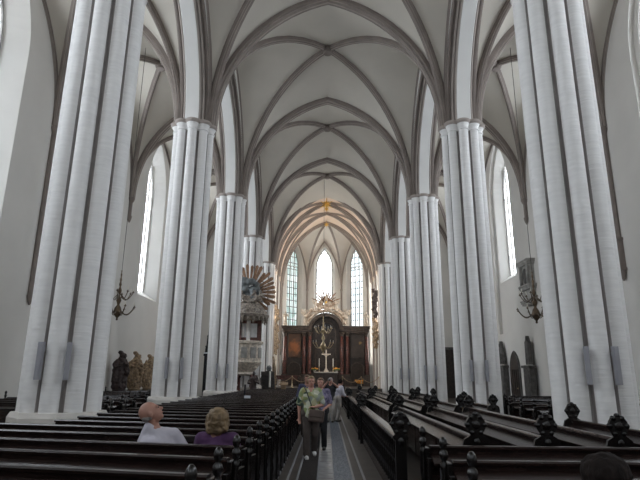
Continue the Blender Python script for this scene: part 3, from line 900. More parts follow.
# white shirt, turned away and bending to the pews
J = dict(pelvis=(0,0,.84), chest=(0,-.08,1.14), neck=(0,-.14,1.33), head=(0,-.22,1.44), shl=(-.17,-.12,1.27), shr=(.17,-.12,1.27),
  ell=(-.21,-.18,1.02), wrl=(-.14,-.36,.95), elr=(.21,-.18,1.02), wrr=(.14,-.36,.95), hipl=(-.09,0,.82), hipr=(.09,0,.82), knl=(-.09,-.08,.45), knr=(.09,-.02,.45), anl=(-.09,.02,.08), anr=(.09,.06,.08))
person('person', (.40,21.0,0), R(125), J, 'person in a white shirt and pale trousers stooping beside the barrier', 'shirt', 'cloth_w', 'beige', 'darkhair', SHORT, sleeve=1.6, w=1.12, headrot=Matrix.Rotation(R(25),3,'X'))

def seat_pose(lean=.0, back=True):
    # facing +Y (towards the altar): built facing -Y then turned 180
    return dict(pelvis=(0,.0,.56), chest=(0,.02+lean,.86), neck=(0,.03+lean,1.05), head=(0,.02+lean,1.19), shl=(-.18,.03+lean,1.0), shr=(.18,.03+lean,1.0),
      ell=(-.24,-.02,.74), wrl=(-.12,-.22,.66), elr=(.24,-.02,.74), wrr=(.12,-.22,.66), hipl=(-.09,-.02,.55), hipr=(.09,-.02,.55),
      knl=(-.11,-.42,.52), knr=(.11,-.42,.52), anl=(-.11,-.40,.10), anr=(.11,-.40,.10))
# bald man looking up to the right
J = seat_pose(); J.update(shl=(-.15,-.10,.96), shr=(.09,.07,1.055), neck=(.05,.06,1.06), head=(.09,.09,1.215), chest=(.0,.03,.84), ell=(-.30,-.18,.74), wrl=(-.24,-.36,.70))
hr = Matrix.Rotation(R(-62),3,'Z') @ Matrix.Rotation(R(-48),3,'X')
person('person', (-2.0,6.62,0), R(180), J, 'bald man in a white T-shirt seated in the pews looking up at the vault', 't_shirt', 'cloth_w', 'trouser', 'greyhair',
  [(0,.068,.0,.078,.055,.065),(-.068,.045,-.03,.014,.035,.03),(.068,.045,-.03,.014,.035,.03)], sleeve=.8, w=1.15, headrot=Matrix.Rotation(R(-72),3,'Z') @ Matrix.Rotation(R(-38),3,'X'), hs=1.22)
J = seat_pose(); J = {k: (x, y_, z-.06 if k in ('head','neck','shl','shr','chest') else z) for k, (x, y_, z) in J.items()}
person('person', (-1.27,6.50,0), R(180), J, 'woman with wavy blond hair in a purple top seated beside the aisle', 'knit_top', 'purple', 'trouser', 'blond',
  [(x*1.3,y_*1.3,z*1.2,a*1.35,b_*1.3,c*1.22) for x,y_,z,a,b_,c in BOB] + [(0,.08,-.06,.14,.08,.08)], sleeve=1.8, w=1.2, hs=1.1)
J = seat_pose(); 
person('person', (1.27,2.62,0), R(180), J, 'dark-haired person seen from behind right at the bottom edge, mostly cut off', 'shirt', 'blackcloth', 'trouser', 'darkhair',
  [(x,y_,z,a*1.22,b_*1.2,c*1.1) for x,y_,z,a,b_,c in SHORT], sleeve=1.8, w=1.1)

# ---------------------------------------------------------------- statues
def statue(name, loc, rz, h, m, label, group=None, disp=(.05,.09), fat=0, arms=None, halo=False, wings=False, plinth=None, voxel=.03, cat='statue', m2=None):
    s = h/1.8; root = empty(name, loc, rz, label, cat, group)
    b = MB(); f = lambda x,y,z: (x*s, y*s, z*s)
    b.cap(f(0,0,.20), f(0,.0,.95), .26*s, .17*s); b.cap(f(.04,-.08,.12), f(.05,-.06,.7), .17*s, .13*s); b.cap(f(-.08,.0,.12), f(-.05,0,.7), .20*s, .13*s)
    b.cap(f(0,0,.95), f(0,0,1.35), .16*s, .17*s); b.cap(f(0,0,1.4), f(0,-.01,1.55), .07*s, .06*s)
    if fat:
        b.cap(f(-.16,.05,.2), f(-.22,.05,1.25), .20*s, .15*s); b.cap(f(.18,.05,.2), f(.20,.02,1.2), .20*s, .16*s); b.cap(f(-.1,.08,1.3), f(.12,.06,1.62), .17*s, .13*s); b.ell(f(.24,-.1,.9), (.16*s,.14*s,.22*s)); b.ell(f(-.1,.0,1.78), (.12*s,.12*s,.10*s))
    b.ell(f(0,-.01,1.66), (.085*s,.10*s,.125*s)); b.cap(f(0,-.11,1.66), f(0,-.13,1.62), .015*s, .02*s)
    A = arms or [((-.18,0,1.38),(-.30,-.05,1.12),(-.12,-.25,1.12)), ((.18,0,1.38),(.32,-.05,1.12),(.20,-.28,1.22))]
    for sh, el, wr in A:
        b.cap(f(*sh), f(*el), .085*s, .075*s); b.cap(f(*el), f(*wr), .075*s, .045*s); 
        wv = V(wr)-V(el); hp = V(wr)+wv.normalized()*.07; b.cap(f(*wr), f(*hp), .04*s, .03*s)
    soft(b, 'figure', m, root, voxel*s, 2, (disp[0]*s, disp[1]))
    b = MB(); b.lathe([(.30*s,0),(.31*s,.05*s),(.26*s,.07*s),(.26*s,.12*s)], (0,0,0), 10); b.build('base', m2 or m, root)
    if wings:
        for q in (-1,1):
            wb = MB(); pts = [(.02,1.30),(.12,1.62),(.30,1.78),(.46,1.70),(.44,1.45),(.34,1.2),(.20,1.0),(.06,1.05)]
            wb.extrude([(q*x*s, z*s) for x, z in pts], .04*s, lambda a,c,d: (a, .14*s+d+abs(a)*.3, c)); wb.build('wing', m2 or m, root, bevel=.01)
    if halo:
        MB().lathe([(.16*s,0),(.19*s,.0),(.19*s,.02*s),(.16*s,.02*s)], f(0,.08,1.70), 16, axis=Matrix.Rotation(R(90),3,'X')).build('halo', 'gold', root)
    return root
# ledge and three figures against the left aisle wall
lx = -10.95
lg = empty('wall_ledge', (lx+.05,30.9,0), 0, 'dark wooden ledge against the left aisle wall carrying three carved figures', 'ledge')
MB().box((0,0,.82),(1.2,7.6,.08)).build('top', 'woodm', lg, bevel=.01); MB().box((0,0,.39),(1.0,7.4,.78)).build('body', 'door', lg)
statue('statue', (lx,28.5,.87), R(35), 2.0, 'stdark', 'dark carved robed figure nearest the camera on the ledge at the left wall', 'carved figures on the left ledge', fat=1, disp=(.14,.16))
statue('statue', (lx,30.75,.87), R(35), 2.05, 'stgold', 'gilded brown carved figure in the middle of the ledge at the left wall', 'carved figures on the left ledge', fat=1, disp=(.14,.16))
statue('statue', (lx,33.2,.87), R(35), 2.0, 'stgold', 'gilded brown carved figure on the ledge, farthest from the camera', 'carved figures on the left ledge', fat=1, disp=(.14,.16), arms=[((-.18,0,1.38),(-.33,-.1,1.2),(-.28,-.2,1.5)), ((.18,0,1.38),(.30,-.05,1.1),(.1,-.25,1.05))])
# tall narrow dark spire between second and third left piers
sp = empty('shrine_spire', (-6.9,31.0,0), 0, 'tall slender black spire standing between the second and third left piers', 'spire')
MB().box((0,0,1.4),(.34,.34,2.8)).box((0,0,.15),(.5,.5,.3)).box((0,0,2.85),(.42,.42,.12)).build('post','iron', sp, bevel=.02)
MB().lathe([(.20,2.9),(.16,3.3),(.19,3.34),(.12,3.4),(.10,3.9),(.13,3.94),(.05,4.0),(.02,4.6)], (0,0,0), 8).build('spire','iron', sp)
MB().box((0,-.18,2.95),(.36,.03,.07)).build('band', 'paper', sp)

# ---------------------------------------------------------------- right wall fittings
dr = MB(); DW = .70
A, B = parch(DW, 1.05, 10)
pts = [(-DW,0)] + [(u,2.15+z) for u,z,_,_ in A] + [(u,2.15+z) for u,z,_,_ in B[1:]] + [(DW,0)]
dr.extrude(pts, .10, lambda u,z,w_: (XW-.06+w_, 32.9+u, z))
for k in range(-2,3): dr.box((XW-.13, 32.9+k*.33, 1.1),(.03,.03,2.2))
do = dr.build('door_1', 'door'); struct(do)
fr = MB(); fr.tube([(XW-.05,32.9+u*1.08,z*1.02) for u,z in pts], .07, 6); fr.build('door_frame', 'dstone', do)
MB().ell((XW-.16,32.4,1.1),(.04,.04,.04)).build('door_handle','brass',do)
dp = MB().box((10.55,YE-.08,2.05),(1.5,.12,4.1)); do = dp.build('door_2','door'); struct(do)
MB().box((10.55,YE-.12,4.2),(1.9,.2,.2)).box((9.7,YE-.12,2.1),(.2,.2,4.2)).box((11.4,YE-.12,2.1),(.2,.2,4.2)).build('door_frame','dstone',do)
def epitaph(loc, w_, h, m, label, crest=.8, rz=0, fig=True):
    r = empty('epitaph', loc, rz, label, 'epitaph')      # faces local -y
    MB().box((0,0,.2),(w_*1.15,.45,.4)).box((0,0,h*.32+.2),(w_,.32,h*.64)).box((0,-.02,h*.66+.2),(w_*1.25,.42,.14)).box((0,-.02,.45),(w_*1.1,.38,.1)).build('slab', m, r, bevel=.02)
    MB().box((0,-.17,h*.33+.2),(w_*.7,.04,h*.5)).build('tablet', 'dstone', r, bevel=.01)
    if not crest: return r
    c = MB(); c.extrude([(-w_*.42,h*.7+.2),(w_*.42,h*.7+.2),(w_*.36,h*.95),(w_*.22,h*1.04),(w_*.12,h*1.13),(0,h*1.2),(-w_*.12,h*1.13),(-w_*.22,h*1.04),(-w_*.36,h*.95)], .22, lambda a,b,c_: (a,c_,b))
    c.build('crest', m, r, bevel=.03)
    if fig:
        b = MB()
        for q in (-1,0,1): b.cap((q*w_*.25,-.14,h*.75+.2),(q*w_*.22,-.15,h*.95), .10, .07)
        b.ell((0,-.12,h*1.12),(.1,.08,.1)); soft(b, 'relief', m, r, .03, 1, (.05,.08))
    return r
epitaph((XW-.2,34.7,0), 1.0, 3.35, 'dstone', 'dark carved stone epitaph just beyond the arched door on the right wall', rz=R(-90))
epitaph((XW-.2,37.3,0), .6, 2.9, 'dstone', 'narrow dark stone slab on the right wall, farthest beyond the arched door', rz=R(-90), fig=False)
epitaph((XW-.3,30.0,0), .95, 3.2, 'dstone', 'dark wall tomb plinth with a tall tablet, nearer than the arched door', rz=R(-90), fig=False, crest=0)
ob = empty('obelisk_tablet', (XW-.25,30.0,2.42), R(-90), 'tall narrow carved tablet standing on the dark wall tomb by the arched door', 'tablet')
MB().extrude([(-.28,0),(.28,0),(.24,1.25),(.13,1.33),(.08,1.45),(0,1.6),(-.08,1.45),(-.13,1.33),(-.24,1.25)], .22, lambda a,b,c: (a,c,b)).build('tablet','dstone',ob,bevel=.03)
# cornice-topped stone epitaph high on the right wall
ce = empty('wall_monument', (XW-.2,29.3,5.7), R(-90), 'grey stone monument with heavy cornices high on the right wall behind the chandelier', 'monument')
for z, q in ((2.35,1.0),(.95,.95),(.1,.8)): MB().box((0,0,z),(1.6*q,.5,.10)).box((0,.0,z-.1),(1.45*q,.42,.10)).box((0,.0,z+.1),(1.7*q,.56,.08)).build('cornice','greystone',ce,bevel=.01)
MB().box((0,.05,1.2),(1.2,.3,2.4)).build('panel','greystone',ce,bevel=.01)
for q in (-1,1): MB().lathe([(.10,1.05),(.09,2.2),(.13,2.28)], (q*.5,-.15,0), 10).build('column','greystone',ce,smooth=True)
MB().ell((0,-.12,1.6),(.3,.08,.45)).build('relief','dstone',ce,smooth=True)
wh = empty('wall_hook', (-XW+.02,20.9,3.3), 0, 'tiny black iron bracket on the bare left aisle wall', 'bracket')
MB().box((.08,0,0),(.16,.05,.05)).box((.02,0,-.05),(.03,.08,.22)).box((.14,0,.06),(.03,.26,.04)).build('arm','iron',wh)

# ---------------------------------------------------------------- chandeliers
def chandelier(loc, h, r, label, tiers, top_z, m='dbrass', light=False):
    root = empty('chandelier', loc, 0, label, 'chandelier', 'brass chandeliers')
    s = h
    prof = [(.01,-.02),(.05,0),(.03,.03),(.14,.09),(.17,.16),(.12,.24),(.05,.29),(.07,.33),(.11,.38),(.07,.44),(.035,.47),(.05,.52),(.09,.57),(.05,.63),(.03,.66),(.06,.70),(.03,.75),(.05,.80),(.025,.85),(.04,.90),(.02,.95),(.035,.98),(.01,1.0)]
    MB().lathe([(a*s*.42 if a > .02 else a, z*s) for a, z in [(p_*1.15 if p_ > .02 else p_, z_) for p_, z_ in prof]], (0,0,0), 14).build('stem', m, root, smooth=True)
    for zt, rad, n in tiers:
        for k in range(n):
            a = 2*pi*k/n + (.2 if zt > .4 else 0); c, sn = cos(a), sin(a); pts = []
            for t in range(9):
                q = t/8; x = .04*s + (rad-.04*s)*q; z = zt*s - .10*s*sin(pi*q)*1.1 + .04*s*q*q
                pts.append((x*c, x*sn, z))
            ar_ = MB().tube(pts, .020*max(1,s/2.2), 5).build('arm', m, root, smooth=True)
            e = V(pts[-1]); q = max(1, s/2.2)
            MB().lathe([(.012*q,-.02),(.055*q,.0),(.06*q,.02),(.02*q,.025),(.025*q,.07)], e, 8).build('drip_pan', m, ar_, smooth=True)
            MB().lathe([(.012*q,.06),(.011*q,.22)], e, 6).build('candle', 'candlew' if light else 'wax', ar_)
    MB().tube([(0,0,s),(0,0,top_z-loc[2])], .014 if top_z < 19 else .014, 5).build('cord', 'rope', root)
    return root
zc_ = CAP-.2+5.6
chandelier((-8.92,22.2,3.95), 2.15, .68, 'dark brass chandelier hanging in the left side aisle between the front piers', [(.20,.70,8),(.50,.56,8)], 17.2)
chandelier((8.86,22.2,3.95), 2.2, .75, 'dark brass chandelier hanging in the right side aisle before the stone monument', [(.20,.76,8),(.50,.58,8)], 17.2)
chandelier((-.24,42.55,3.55), 2.9, .78, 'brass chandelier hanging on the axis in front of the high altar', [(.22,.80,8),(.62,.70,8)], 18.6, m='brass', light=True)
# gilded stars under the chancel vault
def star(loc, r, label):
    o = empty('gilded_star', loc, 0, label, 'ornament', 'gilded ornaments under the chancel vault')
    mb = MB()
    for k in range(12):
        a = 2*pi*k/12; L = r*(1 if k % 2 == 0 else .6)
        q = Matrix.Rotation(a,3,'Y'); mb.lathe([(.07*r*2,0),(.005,L)], (0,0,0), 4, axis=q)
    mb.build('ray','gold',o); MB().ell((0,0,0),(.3*r,.2*r,.3*r)).build('centre','gold',o,smooth=True)
    MB().tube([(0,0,.1),(0,0,18.8-loc[2])], .012, 4).build('rod','rope',o)
star((-.05,49.0,18.2), .75, 'larger gilded star ornament under the chancel vault')
star((-.05,50.9,18.35), .38, 'gilded star directly below the larger one under the chancel vault')
star((-.05,56.4,18.3), .42, 'small gilded star where the apse ribs meet')

# ---------------------------------------------------------------- high altar
AY = 57.6
al = empty('altarpiece', (-.05,AY,FZ), 0, 'huge dark marble high altar wall with columns, paintings and arched centre', 'altarpiece')
W2 = 4.75; HC = 6.15
MB().box((0,.35,.6),(2*W2,1.0,1.2)).build('plinth','darkmarble',al,bevel=.03)
MB().box((-3.3,.6,3.2),(2.9,.4,5.2)).box((3.3,.6,3.2),(2.9,.4,5.2)).box((0,.6,3.4),(3.8,.4,5.0)).build('back_wall','darkmarble',al)
en = MB()
for s in (-1,1):
    en.box((s*3.28,.35,HC-.30),(2.95,.9,.26)).box((s*3.28,.35,HC-.05),(3.05,1.05,.22)).box((s*3.28,.30,HC+.12),(3.15,1.15,.12)).box((s*3.28,.38,HC-.52),(2.9,.8,.16))
en.build('entablature','brownmarble',al,bevel=.02)
cen = MB()
outer = [(1.95*cos(R(t)), HC-.35+1.95*sin(R(t))) for t in range(0,181,10)]; inner = [(1.55*cos(R(t)), HC-.35+1.55*sin(R(t))) for t in range(0,181,10)]
o_ = outer + inner[::-1]
nA = len(outer)
for i in range(nA-1):
    cen.extrude([outer[i],outer[i+1],inner[i+1],inner[i]], .9, lambda a,b,c: (a, .2+c, b))
cen.build('arch','brownmarble',al,bevel=.02)
tb = MB(); tb.extrude([(1.6,1.2)]+[(1.58*cos(R(t)), HC-.35+1.58*sin(R(t))) for t in range(0,181,10)]+[(-1.6,1.2)], .1, lambda a,b,c: (a,.55+c,b)); tb.build('niche','darkmarble',al)
pc = MB(); pc.extrude([(1.05,1.6),(1.05,5.6),(.9,6.1),(.55,6.5),(0,6.65),(-.55,6.5),(-.9,6.1),(-1.05,5.6),(-1.05,1.6)], .06, lambda a,b,c:(a,.44+c,b)); pco = pc.build('painting','paint_c',al)
fm = MB(); fp = [(1.1,1.5),(1.1,5.65),(.93,6.2),(.55,6.62),(0,6.78),(-.55,6.62),(-.93,6.2),(-1.1,5.65),(-1.1,1.5),(1.1,1.5)]
fm.tube([(a,.38,b) for a,b in fp], .07, 6); fm.build('picture_frame','brownmarble',pco)
for x in (-4.45,-2.35,-1.75,1.75,2.35,4.45):
    c = MB().lathe([(.26,1.2),(.26,1.32),(.21,1.38),(.20,1.5),(.205,3.0),(.175,5.2)], (x,-.05 if abs(x)<2 else .12,0), 16).build('column','marble',al,smooth=True)
    MB().lathe([(.18,5.2),(.20,5.25),(.18,5.3),(.23,5.45),(.30,5.58),(.30,5.65)], (x,-.05 if abs(x)<2 else .12,0), 12).build('column_capital','brownmarble',c,smooth=True)
    MB().box((x,-.05 if abs(x)<2 else .12,.6),(.62,.55,1.2)).build('pedestal','brownmarble',al,bevel=.02)
for s, pm in ((-1,'paint_l'),(1,'paint_r')):
    o = MB().box((0,0,0),(1.35,.06,2.5)).build('painting',pm,al,loc=(s*3.4,.36,4.25))
    f = MB(); f.tube([(.72,-.03,1.3),(.72,-.03,-1.3),(-.72,-.03,-1.3),(-.72,-.03,1.3),(.72,-.03,1.3)], .06, 6); f.build('picture_frame','brownmarble',o)
    d = MB(); d.extrude([(-.62,0),(.62,0),(.62,1.7)]+[(.62*cos(R(t)),1.7+.62*sin(R(t))) for t in range(0,181,20)]+[(-.62,1.7)], .1, lambda a,b,c:(a,c,b)); d.build('doorway','door',al,loc=(s*3.4,-.16,.05))
    d = MB(); d.tube([(-.68,0,0),(-.68,0,1.7)]+[(-.68*cos(R(t)),0,1.7+.68*sin(R(t))) for t in range(0,181,20)]+[(.68,0,0)], .07, 6); d.build('door_surround','brownmarble',al,loc=(s*3.4,-.2,.05))
# gilded white crest on the arch
cs = MB(); rnd = random.Random(3)
for t in range(22,159,5):
    a = R(t); rr = 2.16; cs.ell((rr*cos(a),-.1,HC-.35+rr*sin(a)), (.20,.42,.17))
soft(cs, 'scroll_band', 'crest', al, .05, 1, (.10,.22))
cs = MB()
for t in range(36,145,9):
    a = R(t); rr = 2.45+.25*rnd.random(); cs.ell((rr*cos(a),-.1,HC-.35+rr*sin(a)), (.28,.30,.26))
for k in range(14):
    x_ = (rnd.random()-.5)*1.9; cs.ell((x_,-.1,HC+2.35+(.8-abs(x_)*.7)*rnd.random()), (.22,.25,.22))
cs.cap((0,-.1,HC+2.6),(.05,-.1,HC+3.6),.22,.12)
soft(cs, 'clouds', 'crest', al, .05, 1, (.14,.25))
cs = MB()
for k in range(13):
    t = R(8 + 164*k/12); L = 1.35 + .4*(k%2); q = Matrix.Rotation(R(90)-t,3,'Y')
    cs.lathe([(.10,.3),(.07,L*.8),(.01,L)], (0,.1,HC+2.6), 4, axis=q)
cs.build('sunburst','raygold',al)
MB().ell((0,-.3,HC+2.75),(.13,.10,.14)).build('sun_disc','gold',al,smooth=True)
ztop = FZ+HC+.18
statue('statue', (-4.5,AY+.1,ztop), R(5), 1.65, 'whitesculpt', 'white statue on the left end of the altar cornice', 'white figures on the high altar', disp=(.07,.08))
statue('statue', (4.35,AY+.1,ztop), R(-5), 1.65, 'whitesculpt', 'white statue on the right end of the altar cornice', 'white figures on the high altar', disp=(.07,.08))
statue('angel_statue', (-2.3,AY+.05,ztop), R(25), 1.9, 'whitesculpt', 'pale winged angel on the altar cornice, left of the arch', 'white figures on the high altar', wings=True, m2='whitesculpt')
statue('angel_statue', (2.2,AY+.05,ztop), R(-25), 1.9, 'whitesculpt', 'pale winged angel on the altar cornice, right of the arch', 'white figures on the high altar', wings=True, m2='whitesculpt')
statue('angel_statue', (-1.2,AY-.3,FZ+HC+1.8), R(30), 1.2, 'whitesculpt', 'small white angel left of the sun over the altar arch', 'white figures on the high altar', wings=True, m2='whitesculpt')
statue('angel_statue', (1.1,AY-.3,FZ+HC+1.8), R(-30), 1.2, 'whitesculpt', 'small white angel right of the sun over the altar arch', 'white figures on the high altar', wings=True, m2='whitesculpt')
# altar table, crucifix, candles, flowers
TY = 55.6
at = empty('altar_table', (0,TY,FZ), 0, 'dark stone altar table in front of the central painting', 'altar')
MB().box((0,0,1.38),(2.5,1.0,.12)).build('table_top','greystone',at,bevel=.01); MB().box((0,.0,.72),(2.2,.8,1.3)).box((0,0,.06),(2.4,.95,.12)).build('base','darkmarble',at,bevel=.02)
zt = FZ+1.44
cx = empty('crucifix', (0,TY,zt), 0, 'tall pale crucifix standing in the middle of the altar table', 'crucifix')
MB().box((0,0,.06),(.5,.3,.12)).box((0,0,.2),(.3,.2,.2)).build('base','whitesculpt',cx,bevel=.02); MB().box((0,0,1.2),(.12,.07,2.1)).box((0,0,1.78),(.95,.07,.12)).build('cross','whitesculpt',cx,bevel=.01)
b = MB().cap((0,-.07,1.2),(0,-.07,1.6),.05,.09).cap((0,-.07,1.2),(0,-.08,.75),.06,.03).ell((0,-.08,1.78),(.055,.06,.075)).cap((.06,-.07,1.62),(.40,-.06,1.78),.035,.02).cap((-.06,-.07,1.62),(-.40,-.06,1.78),.035,.02)
soft(b,'corpus','whitesculpt',cx,.015,1)
for q in (-1,1):
    c = empty('candlestick', (q*.72,TY,zt), 0, f'tall candlestick {"left" if q<0 else "right"} of the crucifix on the altar table', 'candlestick', 'candlesticks on the altar')
    MB().lathe([(.10,0),(.09,.04),(.03,.1),(.05,.2),(.025,.3),(.03,.5),(.07,.56)], (0,0,0), 12).build('stand','brass',c,smooth=True); MB().lathe([(.03,.56),(.028,1.35)], (0,0,0), 10).build('candle','candlew',c)
    c = empty('flower_arrangement', (q*1.15-.05,TY-.1,zt), 0, f'low bouquet of orange flowers {"left" if q<0 else "right"} of the crucifix on the altar table', 'flowers', 'bouquets on the altar')
    MB().lathe([(.08,0),(.14,.1),(.16,.18)], (0,0,0), 12).build('bowl','greystone',c)
    for k in range(22):
        a = rnd.random()*2*pi; r_ = .36*sqrt(rnd.random()); MB().ell((r_*cos(a), r_*sin(a)*.6, .22+.2*(1-r_/.36)*rnd.random()+.08),(.06,.06,.05),n=8).build('blossom','flowers',c,smooth=True)
    MB().ell((0,0,.22),(.32,.2,.10)).build('leaves','leaf',c,smooth=True)
c = empty('flower_arrangement', (2.85,46.6,FZ), 0, 'orange bouquet standing on the chancel floor right of the aisle', 'flowers')
MB().lathe([(.10,0),(.16,.2),(.2,.35)], (0,0,0), 12).build('vase','dstone',c)
for k in range(26):
    a = rnd.random()*2*pi; r_ = .34*sqrt(rnd.random()); MB().ell((r_*cos(a), r_*sin(a)*.8, .42+.25*rnd.random()),(.07,.07,.06),n=8).build('blossom','flowers',c,smooth=True)
# rope barrier across the chancel
posts = [(-4.6,46.0),(-2.9,46.0),(-1.3,46.0),(1.4,46.0),(3.0,46.0),(4.5,46.0)]
pn_ = ['leftmost','second from the left','left of the aisle','right of the aisle','second from the right','rightmost']
for (x,y_), nme in zip(posts, pn_):
    o = empty('rope_post', (x,y_,FZ), 0, f'small post of the rope barrier before the altar, {nme}', 'post', 'posts of the rope barrier')
    MB().lathe([(.16,0),(.16,.03),(.03,.06),(.025,.9),(.045,.93),(.05,.97),(.02,1.0)], (0,0,0), 12).build('pole','brass',o,smooth=True)
for k, (a, b) in enumerate(((0,1),(1,2),(3,4),(4,5))):
    (x0,y0),(x1,y1) = posts[a], posts[b]; pts = [(x0+(x1-x0)*t/10, y0, FZ+.92-.42*sin(pi*t/10)) for t in range(11)]
    tag(MB().tube(pts,.03,6).build('barrier_rope','stgold',smooth=True), f'sagging barrier rope hung from the post {pn_[a]}, {"left" if k < 2 else "right"} half of the chancel'.replace('hung from the post leftmost','at the far left').replace('hung from the post second from the left','between the aisle and the second post'), 'rope', 'ropes of the chancel barrier')
# red chest / table left on the chancel
ch = empty('chancel_table', (-3.7,49.5,FZ), 0, 'reddish wooden table on the chancel floor before the left altar door', 'table')
MB().box((0,0,.98),(2.6,.8,.1)).build('table_top','marble',ch,bevel=.01)
MB().box((0,-.3,.80),(2.4,.06,.28)).build('apron','marble',ch)
for sx in (-1,1):
    for sy in (-1,1): MB().box((sx*1.15,sy*.3,.47),(.12,.12,.94)).build('leg','door',ch)
# colourful epitaph on the left chancel pier and carvings on the right one
e1 = empty('carved_epitaph', (-5.0,51.2,0), R(45), 'tall colourful carved epitaph on the wall left of the high altar', 'epitaph')
b = MB(); rnd2 = random.Random(9)
for k in range(26):
    z = 3.9+4.4*k/25; wd = .62-.34*abs(k/25-.45); b.ell(((rnd2.random()-.5)*wd*1.1,0,z),(.18+wd*.32,.22,.24))
soft(b,'carving','stgold',e1,.06,1,(.25,.22))
MB().box((0,.05,2.5),(.5,.3,2.6)).build('lower_slab','whitesculpt',e1,bevel=.03)
for k, (z0, z1, lb) in enumerate(((7.4,9.9,'upper dark carved cartouche hanging on the wall right of the altar'),(4.5,7.1,'lower brown carved cartouche hanging on the wall right of the altar'))):
    e = empty('carved_cartouche', (4.75,50.6,0), R(-50), lb, 'carving', 'carved cartouches right of the altar'); b = MB()
    for j in range(12):
        z = z0+(z1-z0)*j/11; b.ell(((rnd2.random()-.5)*.4,0,z),(.22+.12*sin(pi*j/11),.18,.2))
    soft(b,'carving','stdark' if k==0 else 'stgold',e,.05,1,(.28,.2))

# ---------------------------------------------------------------- pulpit on the fourth left pier
px, py = -5.45, 36.3
pu = empty('pulpit', (px,py,0), 0, 'baroque marble pulpit with a sunburst canopy on the fourth left pier', 'pulpit')
MB().lathe([(.45,1.7),(.62,1.8),(.55,1.95),(.85,2.3),(1.02,2.5),(1.08,2.6),(1.0,2.65),(1.0,3.75),(1.12,3.8),(1.16,3.95),(1.0,4.0)], (0,0,0), 10).build('tub','whitesculpt',pu)
for k in range(10):
    a = 2*pi*k/10+pi/10; MB().box((.985*cos(a),.985*sin(a),3.2),(.06,.40,.7), Matrix.Rotation(a,3,'Z')).build('relief_panel','greystone',pu,bevel=.02)
for x_, y_ in ((-.55,-.5),(.55,-.5),(-.55,.6),(.55,.6)):
    MB().lathe([(.22,0),(.22,.2),(.15,.28),(.14,.9),(.12,1.55),(.18,1.62),(.2,1.75)], (x_,y_,0), 12).build('column','marble',pu,smooth=True)
MB().box((0,0,.08),(2.2,1.9,.16)).build('step','dstone',pu,bevel=.02)
MB().box((-.72,.9,4.8),(.30,.25,1.9)).box((.72,.9,4.8),(.30,.25,1.9)).box((0,1.0,4.15),(1.6,.12,.35)).box((0,1.0,5.55),(1.7,.12,.5)).build('back_frame','marble',pu,bevel=.02)
MB().box((0,1.05,4.95),(1.1,.05,1.4)).build('lit_opening_panel','paper',pu)  # pale panel painted as the light showing through the pulpit back
MB().lathe([(1.15,5.5),(1.45,5.6),(1.5,5.75),(1.25,5.85),(1.2,6.15),(.9,6.5)], (0,0,0), 12).build('canopy','stmix',pu)
b = MB()
for k in range(22):
    a = 2*pi*k/22; b.cap((1.3*cos(a),1.3*sin(a),5.65),(1.33*cos(a),1.33*sin(a),5.2+.15*(k%2)), .13, .07)
soft(b,'drapery','stmix',pu,.05,1,(.1,.12))
b = MB(); 
for k in range(46):
    a = rnd.random()*2*pi; r_ = 1.05*sqrt(rnd.random()); b.ell((r_*cos(a),(rnd.random()-.5)*.7,7.35+r_*sin(a)*1.0),(.26,.22,.24))
soft(b,'clouds','slate',pu,.07,1,(.2,.25))
b = MB()
for k in range(18):
    a = -pi*(.02+.96*(k%9)/8); q = .9 if k < 9 else .45; b.cap((q*cos(a),-.35,7.2+q*.9*sin(a)),(q*1.1*cos(a)+.15,-.5,7.02+q*.9*sin(a)), .14, .08); b.ell((q*cos(a),-.45,7.4+q*.9*sin(a)),(.1,.1,.1))
soft(b,'cherubs','stmix',pu,.04,1,(.08,.1))
rk = 0
for k in range(34):
    a = 2*pi*k/34 + rnd.random()*.06; L = 1.72+.42*rnd.random(); w0 = .10+.04*rnd.random()
    q = Matrix.Rotation(pi/2-a,3,'Y'); m_ = MB()
    m_.extrude([(-w0*.5,.7),(w0*.5,.7),(w0,L-.12),(0,L),(-w0,L-.12)], .05, lambda u,v,w_, q=q: tuple(q @ V((u,w_+.1*((k%3)-1),v)) + V((0,.1,7.35))))
    m_.build('ray','raygold',pu)
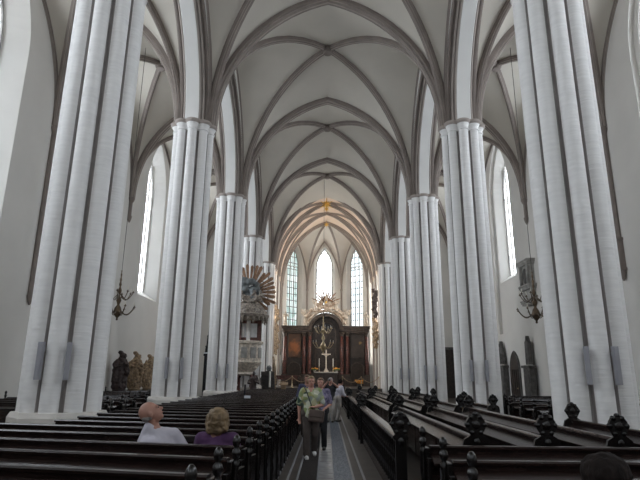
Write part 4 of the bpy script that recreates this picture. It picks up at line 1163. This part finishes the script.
# stair with balustrade on the far side
st = MB()
for k in range(9): st.box((1.35+.0, 1.4+.3*(8-k)*.5, .12+k*.22),(.9,.34,.24))
st.build('stair','dstone',pu)
st = MB().tube([(1.75,.9,3.0),(1.8,1.8,2.3),(1.8,2.9,1.2)], .07, 6)
for k in range(7): st.lathe([(.05,0),(.07,.3),(.03,.5),(.05,.85)], (1.78,1.0+.3*k,2.1-.27*k), 8)
st.build('balustrade','stgold',pu,smooth=True)
statue('statue', (px+.75,py-1.3,0), R(-10), 2.0, 'stdark', 'dark figure statue standing before the pulpit columns', voxel=.03)
statue('statue', (px-.7,py-1.1,0), R(15), 1.75, 'whitesculpt', 'pale stone figure under the pulpit tub', voxel=.03)
statue('statue', (px+.6,py-.3,2.2), R(-20), 1.5, 'whitesculpt', 'pale relief angel leaning on the pulpit tub', voxel=.03)
# bronze font and altar candle beside the pulpit
ft = empty('font', (-4.25,39.9,.0), 0, 'dark bronze baptismal font with domed lid right of the pulpit', 'font')
MB().lathe([(.55,0),(.55,.12),(.35,.2),(.25,.5),(.3,.8),(.62,1.05),(.66,1.55),(.60,1.6)], (0,0,0), 14).build('basin','stdark',ft,smooth=True,autos=40)
MB().lathe([(.60,1.6),(.5,1.85),(.25,2.05),(.12,2.1)], (0,0,0), 14).build('lid','stdark',ft,smooth=True); MB().ell((0,0,2.25),(.2,.2,.22)).build('knob','slate',ft,smooth=True)
for k in range(4):
    a = pi/4+k*pi/2; b = MB().cap((.5*cos(a),.5*sin(a),.1),(.5*cos(a),.5*sin(a),.75), .12, .08).ell((.5*cos(a),.5*sin(a),.92),(.08,.08,.1)); soft(b,'supporting_figure','stdark',ft,.03,1,(.04,.06))
cd = empty('floor_candlestick', (-3.85,36.9,0), 0, 'tall floor candlestick with a white candle near the pulpit', 'candlestick')
MB().lathe([(.22,0),(.2,.06),(.05,.14),(.07,.4),(.035,.5),(.04,.9),(.1,.96)], (0,0,0), 12).build('stand','dbrass',cd,smooth=True); MB().lathe([(.07,.96),(.07,2.0)], (0,0,0), 10).build('candle','candlew',cd)
gr = empty('wooden_lectern', (-3.0,38.2,0), 0, 'brown wooden lectern between the font and the central aisle', 'lectern')
MB().box((0,0,.55),(.35,.25,1.1)).box((0,0,.04),(.5,.4,.08)).build('stand','stgold',gr,bevel=.01); MB().box((0,0,1.17),(.6,.4,.05),Matrix.Rotation(R(25),3,'X')).build('book_board','stgold',gr,bevel=.008)
# small sign on a thin pole at a pew end
sg = empty('pew_sign', (-2.6,17.35,0), 0, 'small white card on a thin dark pole at the left pews', 'sign')
MB().box((0,0,.95),(.05,.04,.9)).build('pole','iron',sg); MB().box((.09,-.03,1.02),(.20,.01,.08)).build('card','paper',sg)
